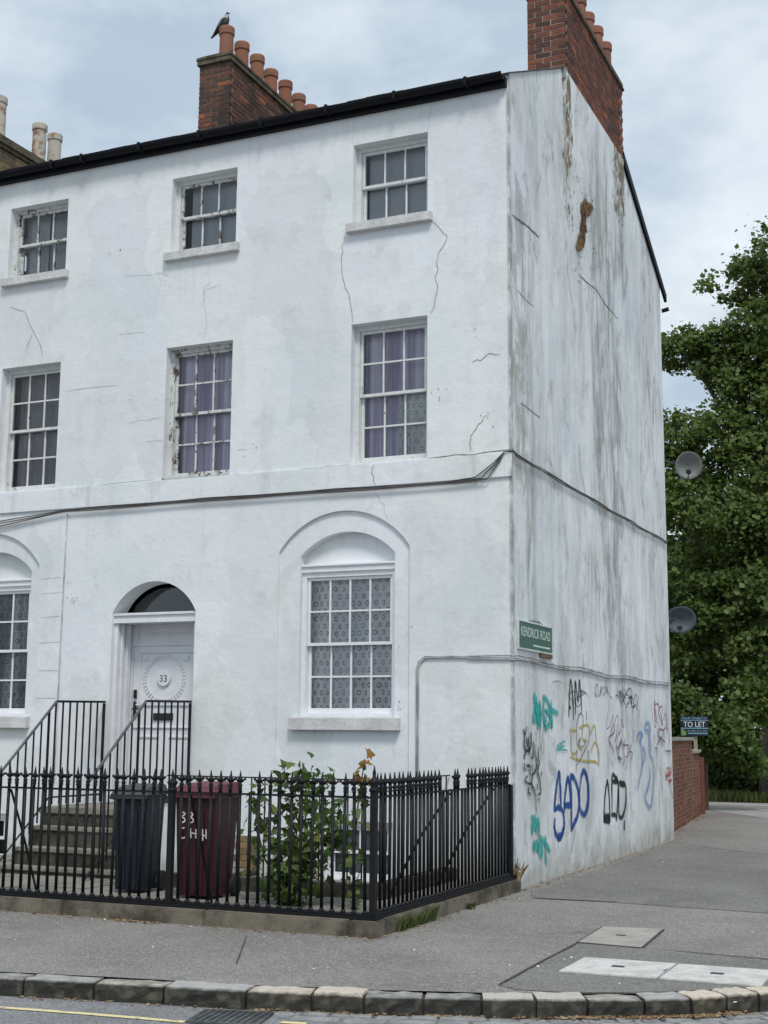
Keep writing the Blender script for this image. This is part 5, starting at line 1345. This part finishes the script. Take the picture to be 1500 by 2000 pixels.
# pigeon on the first pot
def bird():
    t = thing('pigeon', 'grey pigeon perched on the nearest pot of the long chimney', 'bird', (-5.55, 2.625, 12.49))
    sp_ = [((-0.22, 0, -0.11), 0.004, 0.018), ((-0.15, 0, -0.055), 0.012, 0.03), ((-0.10, 0, -0.005), 0.035, 0.045), ((-0.04, 0, 0.055), 0.062, 0.062), ((0.02, 0, 0.115), 0.070, 0.068), ((0.05, 0, 0.165), 0.052, 0.052), ((0.057, 0, 0.20), 0.033, 0.033), ((0.062, 0, 0.228), 0.030, 0.030), ((0.066, 0, 0.252), 0.026, 0.026), ((0.066, 0, 0.270), 0.010, 0.010)]
    V, F = [], []; n = 12
    for i, (c, rz_, ry_) in enumerate(sp_):
        c = Vector(c); tt = (Vector(sp_[min(i + 1, len(sp_) - 1)][0]) - Vector(sp_[max(i - 1, 0)][0])).normalized()
        a = Vector((0, 1, 0)); d = a.cross(tt).normalized()
        for k in range(n):
            w = 2 * math.pi * k / n
            V.append(tuple(c + a * ry_ * math.cos(w) + d * rz_ * math.sin(w)))
    for i in range(len(sp_) - 1):
        for k in range(n): F.append((i * n + k, i * n + (k + 1) % n, (i + 1) * n + (k + 1) % n, (i + 1) * n + k))
    F += [tuple(range(n))[::-1], tuple(range((len(sp_) - 1) * n, len(sp_) * n))]
    m = me('body', V, F, 'bird_grey', True)
    m.materials.append(M['bird_pale']); m.materials.append(M['bird_dark'])
    for pg in m.polygons:
        cz = sum(m.vertices[v].co.z for v in pg.vertices) / len(pg.vertices)
        pg.material_index = 2 if cz > 0.215 or cz < -0.04 else 1 if cz > 0.17 else 0
    ob('body', m, t)
    MB().lathe([(0.008, 0), (0.001, 0.035)], 6).ob('beak', 'bird_dark', t, loc=(0.088, 0.0, 0.246)).rotation_euler = (0, R(95), 0)
    for s_ in (-1, 1):
        wv = [(-0.17, s_ * 0.02, -0.06), (-0.08, s_ * 0.058, 0.0), (0.02, s_ * 0.074, 0.07), (0.05, s_ * 0.066, 0.13), (0.0, s_ * 0.060, 0.145), (-0.08, s_ * 0.048, 0.05)]
        wv2 = [(a, c * 1.12 + s_ * 0.004, d) for a, c, d in wv]
        MB().add(wv + wv2, [tuple(range(6)), tuple(range(11, 5, -1))] + [(i, (i + 1) % 6, (i + 1) % 6 + 6, i + 6) for i in range(6)]).ob('wing', 'bird_grey', t)
        MB().tube([(-0.005, s_ * 0.025, 0.05), (0.005, s_ * 0.025, -0.005)], 0.006, 5).ob('leg', 'terracotta', t)
    return t
bird()

# ------------------------------------------------------------------ brick garden wall running back from the house
gw = thing('garden_wall', 'red brick garden wall running back from the white gable', 'wall')
def wx(y): return -0.20 - 0.1085 * (y - 8.1)
singles, rest = [], MB()
ang = math.atan(0.1085)
GBL = MB().box(-0.03, 0.03, -0.107, 0.107, -0.0325, 0.0325).mesh('brick', 'brick_garden')
core = MB()
GBL = MB().box(-0.03, 0.03, -0.105, 0.105, -0.029, 0.029).mesh('brick', 'brick_garden')
for (y0, y1, ht) in ((8.1, 13.75, 1.56), (13.75, 15.45, 1.30)):
    core.hexa([(wx(y0) - .22, y0, -0.02), (wx(y0) - .005, y0, -0.02), (wx(y1) - .005, y1, -0.02), (wx(y1) - .22, y1, -0.02), (wx(y0) - .22, y0, ht), (wx(y0) - .005, y0, ht), (wx(y1) - .005, y1, ht), (wx(y1) - .22, y1, ht)])
cw = core.ob('mortar_core', 'mortar_dark', gw)
cnt = 0
for (y0, y1, ht) in ((8.1, 13.75, 1.56), (13.75, 15.45, 1.30)):
    rows = int(ht / 0.075)
    for r in range(rows):
        yy = y0 + (0.12 if r % 2 else 0.0)
        zc = (r + 0.5) * ht / rows
        while yy + 0.20 < y1:
            if 9.6 < yy < 13.0 and cnt < 296:
                o = ob('brick', GBL, cw, (wx(yy + .11) - 0.03 + random.uniform(-.003, .003), yy + 0.11, zc)); o.rotation_euler = (0, 0, ang); cnt += 1
            else:
                xm = wx(yy + .11); rest.box(xm - 0.05, xm - 0.001 + random.uniform(-.003, .003), yy, yy + 0.210, zc - 0.029, zc + 0.029)
            yy += 0.2245
rest.ob('brickwork', 'brick_garden', gw, kind='stuff')
for (y0, y1, ht) in ((8.1, 9.9, 1.56), (9.9, 11.8, 1.56), (11.8, 13.78, 1.56), (13.78, 15.5, 1.30)):
    MB().hexa([(wx(y0) - .27, y0, ht), (wx(y0) + .04, y0, ht), (wx(y1) + .04, y1 - .01, ht), (wx(y1) - .27, y1 - .01, ht), (wx(y0) - .27, y0, ht + .07), (wx(y0) + .04, y0, ht + .07), (wx(y1) + .04, y1 - .01, ht + .07), (wx(y1) - .27, y1 - .01, ht + .07)]).ob('coping_stone', 'concrete', gw, bevel=0.012)
MB().box(-1.28, -0.98, 15.5, 15.85, -0.02, 1.20).ob('end_pier', 'brick_garden', gw, bevel=0.01)
tag(MB().hexa([(-1.36, 17.45, 0.0), (-1.24, 17.45, 0.0), (-1.24, 17.65, 0.0), (-1.36, 17.65, 0.0), (-1.36, 17.45, 1.35), (-1.24, 17.45, 1.35), (-1.24, 17.65, 1.32), (-1.36, 17.65, 1.32)]).ob('gate_post', 'stained_wood', None, bevel=0.012), 'brown wooden gate post past the end of the brick wall', 'post')

tl = thing('to_let_sign', 'navy estate agent board reading TO LET behind the garden wall', 'sign', (-1.16, 15.9, 0))
MB().box(-0.035, 0.035, -0.035, 0.035, 0.0, 1.98).ob('post', 'post_wood', tl)
MB().box(-0.30, 0.30, -0.075, -0.04, 1.655, 2.085).ob('board', 'board_navy', tl, bevel=0.003)
for nm, s_, w_, h_, zz, mt in (('agent_name', 'MARTIN&CO', 0.54, 0.050, 2.035, 'board_blue'), ('lettering', 'TO LET', 0.47, 0.115, 1.905, 'board_white'), ('phone_number', '01189 312 370', 0.42, 0.042, 1.76, 'board_blue')):
    ob(nm, place(fit_text(nm, s_, w_, h_, mt), Matrix.Translation((0.0 if nm != 'phone_number' else 0.06, -0.0775, zz)) @ UPRIGHT), tl)
MB().box(-0.30, 0.30, -0.079, -0.076, 1.985, 1.997).box(-0.30, 0.30, -0.079, -0.076, 1.812, 1.830).box(-0.14, 0.28, -0.079, -0.076, 1.70, 1.722).ob('rules', 'board_blue', tl)
MB().prism([(-0.295, 1.665), (-0.19, 1.665), (-0.18, 1.74), (-0.24, 1.80), (-0.295, 1.80)], 'y', -0.079, -0.076).ob('emblem', 'board_leaf', tl)

# ------------------------------------------------------------------ planting
def leaves(centres, size, aspect=0.75, droop=0.3):
    """rhombic leaves, bent along the midrib: one mesh from many small faces"""
    n = len(centres)
    up = rng.normal(size=(n, 3)) * 0.62 + np.array([0.15, -0.65, 0.70])      # blades mostly face the light
    s_ = np.cross(up, rng.normal(size=(n, 3))); s_ /= np.linalg.norm(s_, axis=1)[:, None]
    d = np.cross(s_, up); d[:, 2] -= droop; d /= np.linalg.norm(d, axis=1)[:, None]
    s_ = s_ - d * (s_ * d).sum(1)[:, None]; s_ /= np.linalg.norm(s_, axis=1)[:, None]
    u = np.cross(s_, d)
    L = size * rng.uniform(0.5, 1.5, (n, 1)); Wd = L * aspect * 0.5
    base = centres - d * L * 0.5
    V = np.stack([base, centres + s_ * Wd + u * L * 0.12, centres + d * L * 0.5, centres - s_ * Wd + u * L * 0.12], 1).reshape(-1, 3)
    F = np.arange(n * 4).reshape(-1, 4)
    return V, F
def leaf_ob(name, V, F, mat, parent=None, **k):
    m = bpy.data.meshes.new(name)
    m.vertices.add(len(V)); m.vertices.foreach_set('co', V.astype(np.float32).ravel())
    m.loops.add(len(F) * 4); m.loops.foreach_set('vertex_index', F.astype(np.int32).ravel())
    m.polygons.add(len(F)); m.polygons.foreach_set('loop_start', np.arange(0, len(F) * 4, 4, dtype=np.int32))
    m.update(calc_edges=True); m.validate()
    m.materials.append(M[mat])
    return ob(name, m, parent, **k)
def lobe_points(lobes, clump):
    out = []
    for (cx, cy, cz, rx, ry, rz_, n) in lobes:
        k = max(3, n // clump)
        v = rng.normal(size=(k, 3)); v /= np.linalg.norm(v, axis=1)[:, None]
        r_ = rng.uniform(0.25, 1.0, (k, 1)) ** 0.45
        c = v * r_ * np.array([rx, ry, rz_]) + np.array([cx, cy, cz])
        sc = 0.08 + 0.13 * rng.random((k, 1, 1)) * min(rx, rz_) / 0.8
        pts = c[:, None, :] + rng.normal(size=(k, clump, 3)) * sc * np.array([1.15, 1.15, 0.75])
        out.append(pts.reshape(-1, 3))
    return np.concatenate(out)
def tree(name, label, base, height, trunk_r, lobes, mat, leaf, clump=22, cat='tree', dens=1.7):
    t = thing(name, label, cat, base, 0, 'trees behind the house' if cat == 'tree' else 'bushes by the lane')
    bx, by, bz = base
    mb = MB().tube([(0, 0, -0.1), (0.05, 0, height * 0.15), (0.0, 0.1, height * 0.4), (0.15, 0.0, height * 0.7), (0.1, 0, height)], [trunk_r * 1.35, trunk_r, trunk_r * 0.85, trunk_r * 0.5, trunk_r * 0.15], 12)
    mb.ob('trunk', 'bark', t, smooth=True)
    for (cx, cy, cz, rx, ry, rz_, n) in lobes:
        if n < 350: continue
        h0 = max(height * 0.16, min(height * 0.8, (cz - bz) * 0.62))
        p0 = Vector((0.05, 0, h0)); p3 = Vector((cx - bx, cy - by, cz - bz))
        pm = p0.lerp(p3, 0.5) + Vector((random.uniform(-.2, .2), random.uniform(-.2, .2), 0.25))
        MB().tube([p0, pm, p3], [trunk_r * 0.34, trunk_r * 0.2, trunk_r * 0.06], 7).ob('limb', 'bark', t, smooth=True)
        for _ in range(4):
            e = p3 + Vector((random.uniform(-rx, rx) * .8, random.uniform(-ry, ry) * .8, random.uniform(-rz_, rz_) * .8))
            MB().tube([pm.lerp(p3, .6), p3.lerp(e, .5), e], [trunk_r * 0.09, trunk_r * 0.05, trunk_r * 0.02], 5).ob('twig', 'bark', t)
    P_ = lobe_points([(*l[:6], int(l[6] * dens)) for l in lobes], clump) - np.array(base)
    V, F = leaves(P_, leaf)
    leaf_ob('crown', V, F, mat, t)
    return t
tree('plane_tree', 'tall spreading green tree filling the right edge behind the house', (-0.30, 22.3, 0.0), 15.0, 0.42, [
    (1.0, 22, 14.4, 1.5, 1.6, 1.2, 2000), (-0.55, 22, 13.95, 0.55, 0.7, 0.75, 600), (-1.62, 21.9, 13.85, 0.22, 0.3, 0.40, 70), (-1.15, 22, 13.35, 0.28, 0.3, 0.2, 60),
    (-2.35, 22, 12.15, 0.80, 0.8, 0.60, 900), (-1.3, 22, 12.05, 0.85, 0.8, 0.70, 900), (-1.5, 22, 11.4, 0.55, 0.7, 0.45, 450), (-0.1, 22, 12.3, 1.0, 1.4, 0.95, 1300), (-0.9, 22, 11.0, 0.75, 1.0, 0.7, 700), (0.5, 22, 10.6, 1.4, 1.6, 1.2, 1600),
    (-2.55, 22, 9.65, 0.75, 0.9, 0.75, 700), (-1.4, 21.8, 9.6, 0.95, 1.2, 0.85, 1000), (-0.3, 21.7, 8.8, 1.2, 1.4, 1.1, 1500), (-2.3, 22.2, 8.0, 1.2, 1.4, 0.95, 1500), (-1.1, 21.4, 7.2, 1.2, 1.4, 1.0, 1500),
    (0.6, 21.8, 6.6, 1.5, 1.6, 1.5, 1700), (-2.5, 22.3, 6.0, 1.2, 1.4, 1.0, 1500), (-1.2, 21.5, 5.2, 1.2, 1.3, 0.95, 1500), (-2.5, 22.0, 4.2, 1.0, 1.2, 0.9, 1100), (-0.2, 21.4, 3.9, 1.2, 1.3, 0.95, 1300),
    (-0.6, 20.9, 2.6, 0.9, 0.8, 0.8, 900), (0.2, 20.8, 5.2, 1.0, 0.9, 1.0, 900), (-0.1, 20.8, 7.4, 0.9, 0.8, 0.9, 800), (3.0, 22, 12.0, 2.0, 2.0, 2.2, 1600), (3.0, 22, 7.5, 2.2, 2.0, 2.2, 1600), (-4.4, 23.2, 8.4, 1.4, 1.6, 1.6, 1200), (-4.6, 23.2, 5.0, 1.5, 1.6, 1.5, 1200)], 'leaf_plane', 0.140, 30, 'tree', 2.2)
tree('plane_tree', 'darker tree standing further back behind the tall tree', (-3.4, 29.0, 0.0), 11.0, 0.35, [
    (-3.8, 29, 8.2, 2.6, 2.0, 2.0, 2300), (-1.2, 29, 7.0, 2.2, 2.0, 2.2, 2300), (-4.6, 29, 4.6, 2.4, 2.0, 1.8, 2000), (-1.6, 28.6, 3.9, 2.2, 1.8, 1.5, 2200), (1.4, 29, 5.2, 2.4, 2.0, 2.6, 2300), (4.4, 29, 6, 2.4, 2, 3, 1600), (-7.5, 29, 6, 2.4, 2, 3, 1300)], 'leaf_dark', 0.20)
tree('overhanging_bush', 'bright green bush hanging over the end of the brick wall', (-1.75, 16.9, 0.0), 2.4, 0.07, [
    (-1.75, 16.6, 2.35, 0.62, 0.6, 0.50, 900), (-1.25, 16.7, 1.95, 0.55, 0.6, 0.50, 900), (-0.75, 17.1, 1.75, 0.55, 0.6, 0.45, 800), (-0.45, 17.4, 1.35, 0.42, 0.45, 0.40, 500), (-1.7, 16.9, 1.5, 0.7, 0.6, 0.5, 700), (-0.15, 17.6, 1.05, 0.22, 0.3, 0.3, 160), (-2.4, 17, 2.0, 0.7, 0.7, 0.7, 600)], 'leaf_bush', 0.115, 14, 'bush')
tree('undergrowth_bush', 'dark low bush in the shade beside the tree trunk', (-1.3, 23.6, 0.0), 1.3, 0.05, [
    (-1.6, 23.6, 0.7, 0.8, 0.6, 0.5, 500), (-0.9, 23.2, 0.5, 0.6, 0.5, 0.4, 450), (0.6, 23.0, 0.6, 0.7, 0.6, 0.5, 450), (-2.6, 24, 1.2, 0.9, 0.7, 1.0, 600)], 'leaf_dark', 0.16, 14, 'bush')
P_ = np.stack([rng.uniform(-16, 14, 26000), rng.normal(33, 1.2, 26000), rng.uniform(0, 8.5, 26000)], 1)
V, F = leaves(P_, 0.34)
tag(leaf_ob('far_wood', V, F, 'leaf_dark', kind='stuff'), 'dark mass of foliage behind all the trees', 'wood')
# grass verge at the end of the side road
sheet('verge_soil', [(-9, 21.35), (-2.2, 21.35), (-0.4, 21.25), (5.2, 21.35), (5.2, 36), (-9, 36)], 0.012, 'soil')
n = 7000
P_ = np.stack([rng.uniform(-5, 5.0, n), 21.35 + rng.exponential(1.6, n), np.zeros(n)], 1)
P_[:, 2] = 0.10
d = np.stack([rng.normal(0, .25, n), rng.normal(0, .25, n), np.ones(n)], 1); L = rng.uniform(0.10, 0.34, (n, 1)); w_ = 0.018
sd_ = np.stack([np.cos(rng.uniform(0, 6.3, n)), np.sin(rng.uniform(0, 6.3, n)), np.zeros(n)], 1)
P_[:, 2] = 0.0
V = np.stack([P_ - sd_ * w_, P_ + sd_ * w_, P_ + d * L * 0.7 + sd_ * w_ * .8, P_ + d * L], 1).reshape(-1, 3); F = np.arange(n * 4).reshape(-1, 4)
tag(leaf_ob('verge_grass', V, F, 'grass', kind='stuff'), 'rough grass verge at the end of the side road', 'grass')

# sapling with lobed leaves in the garden
LOBED = [(0, 0), (0.16, 0.02), (0.50, -0.02), (0.34, 0.20), (0.52, 0.46), (0.28, 0.46), (0.22, 0.62), (0, 1.0), (-0.22, 0.62), (-0.28, 0.46), (-0.52, 0.46), (-0.34, 0.20), (-0.50, -0.02), (-0.16, 0.02)]
def lobed(mb, c, size, upward=0.2):
    d = Vector((random.gauss(0, 1), random.gauss(0, 1), random.gauss(-0.45, .6))).normalized()
    nrm = Vector((random.gauss(0, .6), random.gauss(-.5, .6), random.gauss(.8, .5))).normalized()
    s_ = d.cross(nrm).normalized(); nn = s_.cross(d)
    k = len(mb.V)
    for u, v in LOBED:
        mb.V.append(tuple(c + s_ * u * size + d * v * size + nn * (-0.35 * size * (u * u + (v - .4) ** 2))))
    m_ = len(LOBED)
    cc = c + d * 0.35 * size; mb.V.append(tuple(cc))
    mb.F += [(k + i, k + (i + 1) % m_, k + m_) for i in range(m_)]
def sapling(name, label, loc, stems, mat, size, top=None):
    t = thing(name, label, 'sapling', loc, 0, 'saplings behind the railings')
    lv, tp = MB(), MB()
    for (path, spread, n) in stems:
        pts = [Vector(q) for q in path]
        MB().tube(pts, [0.014 - 0.009 * i / (len(pts) - 1) for i in range(len(pts))], 6).ob('stem', 'stem', t)
        for i in range(n):
            u = random.random() ** 0.85 * (len(pts) - 1.001); j = int(u); q = pts[j].lerp(pts[j + 1], u - j)
            sp2 = spread * (0.6 + 0.6 * math.sin(math.pi * min(1, u / (len(pts) - 1) + .12)))
            q = q + Vector((random.gauss(0, sp2), random.gauss(0, sp2 * .9), random.gauss(0, .05)))
            lobed(tp if (top and q.z > top and random.random() < .75) else lv, q, size * random.uniform(.65, 1.25))
    ob('foliage', me('foliage', lv.V, lv.F, mat), t)
    if tp.V: ob('young_leaves', me('young_leaves', tp.V, tp.F, 'leaf_rust'), t, label='rusty orange young leaves')
    return t
sapling('maple_sapling', 'bushy green sapling growing behind the railings', (-1.25, -2.82, GZ), [
    ([(0, 0, 0), (0.02, 0, 0.35), (0.08, 0.02, 0.75), (0.14, 0, 1.28)], 0.13, 165), ([(0, 0, 0.05), (-0.10, 0.03, 0.45), (-0.14, 0, 0.80), (-0.06, 0, 1.24)], 0.11, 125), ([(0, 0, 0.05), (0.16, 0, 0.4), (0.30, 0.03, 0.75), (0.34, 0, 1.22)], 0.10, 115), ([(0, 0, 0.1), (-0.25, 0, 0.4), (-0.36, 0, 0.72), (-0.34, 0, 1.10)], 0.07, 60), ([(0.02, 0, 0.02), (0.05, 0.02, 0.2), (0.08, 0, 0.5)], 0.11, 90), ([(0.05, 0, 0.3), (0.30, 0, 0.55), (0.45, 0, 0.7)], 0.11, 90)], 'leaf_maple', 0.098)
sapling('maple_sapling', 'slender sapling with a rusty orange top beside the corner post', (-0.62, -2.75, GZ), [
    ([(0, 0, 0), (0.0, 0, 0.5), (0.04, 0, 0.95), (0.10, 0, 1.33)], 0.055, 62), ([(0, 0, 0.3), (-0.12, 0, 0.6), (-0.16, 0, 0.9)], 0.06, 36)], 'leaf_maple', 0.095, 1.08)
# weeds at the foot of the plinth and corner
def weed(label, loc, h, n, spread, mat='leaf_bush', along=0.0):
    V, F = [], []
    for i in range(n):
        q = Vector((random.gauss(0, spread * .4), random.uniform(-along, along) + random.gauss(0, spread * .5), 0)); a = random.random() * 6.28
        hh = h * random.uniform(.4, 1.1); d = Vector((math.cos(a) * .35, math.sin(a) * .35, 1)).normalized(); s_ = Vector((-math.sin(a), math.cos(a), 0)) * 0.006
        k = len(V); V += [tuple(q - s_), tuple(q + s_), tuple(q + d * hh * .6 + s_ * 1.6), tuple(q + d * hh + Vector((math.cos(a), math.sin(a), -.3)) * hh * .2), tuple(q + d * hh * .6 - s_ * 1.6)]
        F.append((k, k + 1, k + 2, k + 3, k + 4))
    return tag(ob('weed', me('weed', V, F, mat), loc=loc), label, 'weed', 'weeds along the plinth')
weed('grass tuft growing along the foot of the side plinth', (0.095, -2.95, 0.0), 0.15, 150, 0.02, 'grass', 0.42)
weed('small dark weed at the plinth below the missing spears', (0.10, -1.66, 0.0), 0.08, 30, 0.05)
weed('dry brown weed where the railing meets the house corner', (0.05, -0.05, 0.12), 0.22, 12, 0.04, 'dead_leaf')

# litter
def litter(name, label, pts, size, mat):
    P2 = np.array(pts); n = len(P2)
    V, F = leaves(P2, size, 0.55, 0.0)
    V = V.reshape(-1, 4, 3); c = V.mean(1, keepdims=True); V = c + (V - c) * np.array([1, 1, 0.30]); V = V.reshape(-1, 3)
    return tag(leaf_ob(name, V, F, mat, kind='stuff'), label, 'litter')
pts = []
def along(line, a, c, n, spread, z, off):
    for _ in range(n):
        u = random.uniform(a, c); i = int(u); q = Vector(line[i]).lerp(Vector(line[i + 1]), u - i); pts.append((q.x + random.gauss(0, spread), q.y - off - abs(random.gauss(0, spread)), z))
along(KERB, 13.6, 17.6, 420, 0.035, -0.10, 0.02)
along(KERB, 8.2, 13.6, 130, 0.03, -0.105, 0.015)
along(KERB, 3.0, 8.2, 70, 0.035, -0.112, 0.015)
for _ in range(90): pts.append((random.gauss(-2.25, 0.16), -3.84 - abs(random.gauss(0, .05)), 0.014))
for _ in range(120): pts.append((random.uniform(-4.0, 0.1), -3.83 - abs(random.gauss(0, .05)), 0.010))
for _ in range(60): pts.append((0.10 + abs(random.gauss(0, .05)), random.uniform(-3.8, 0), 0.010))
for _ in range(200): pts.append((0.03 + abs(random.gauss(0, .07)), random.uniform(0, 8.0), 0.010))
for _ in range(260): pts.append((wx(yy := random.uniform(8.1, 15)) + abs(random.gauss(0, .18)), yy, 0.012))
litter('leaf_litter', 'dry leaves and scraps gathered along the kerb and walls', pts, 0.042, 'dead_leaf')
pts = [(random.uniform(-3.5, 3.2), random.uniform(-5.6, -3.9), 0.008) for _ in range(34)] + [(random.uniform(0.2, 4), random.uniform(-3, 7), 0.008) for _ in range(40)] + [(random.uniform(-2, 3), 0, 0) for _ in range(0)]
litter('paper_scraps', 'small pale scraps scattered over the footway', pts, 0.026, 'board_white')
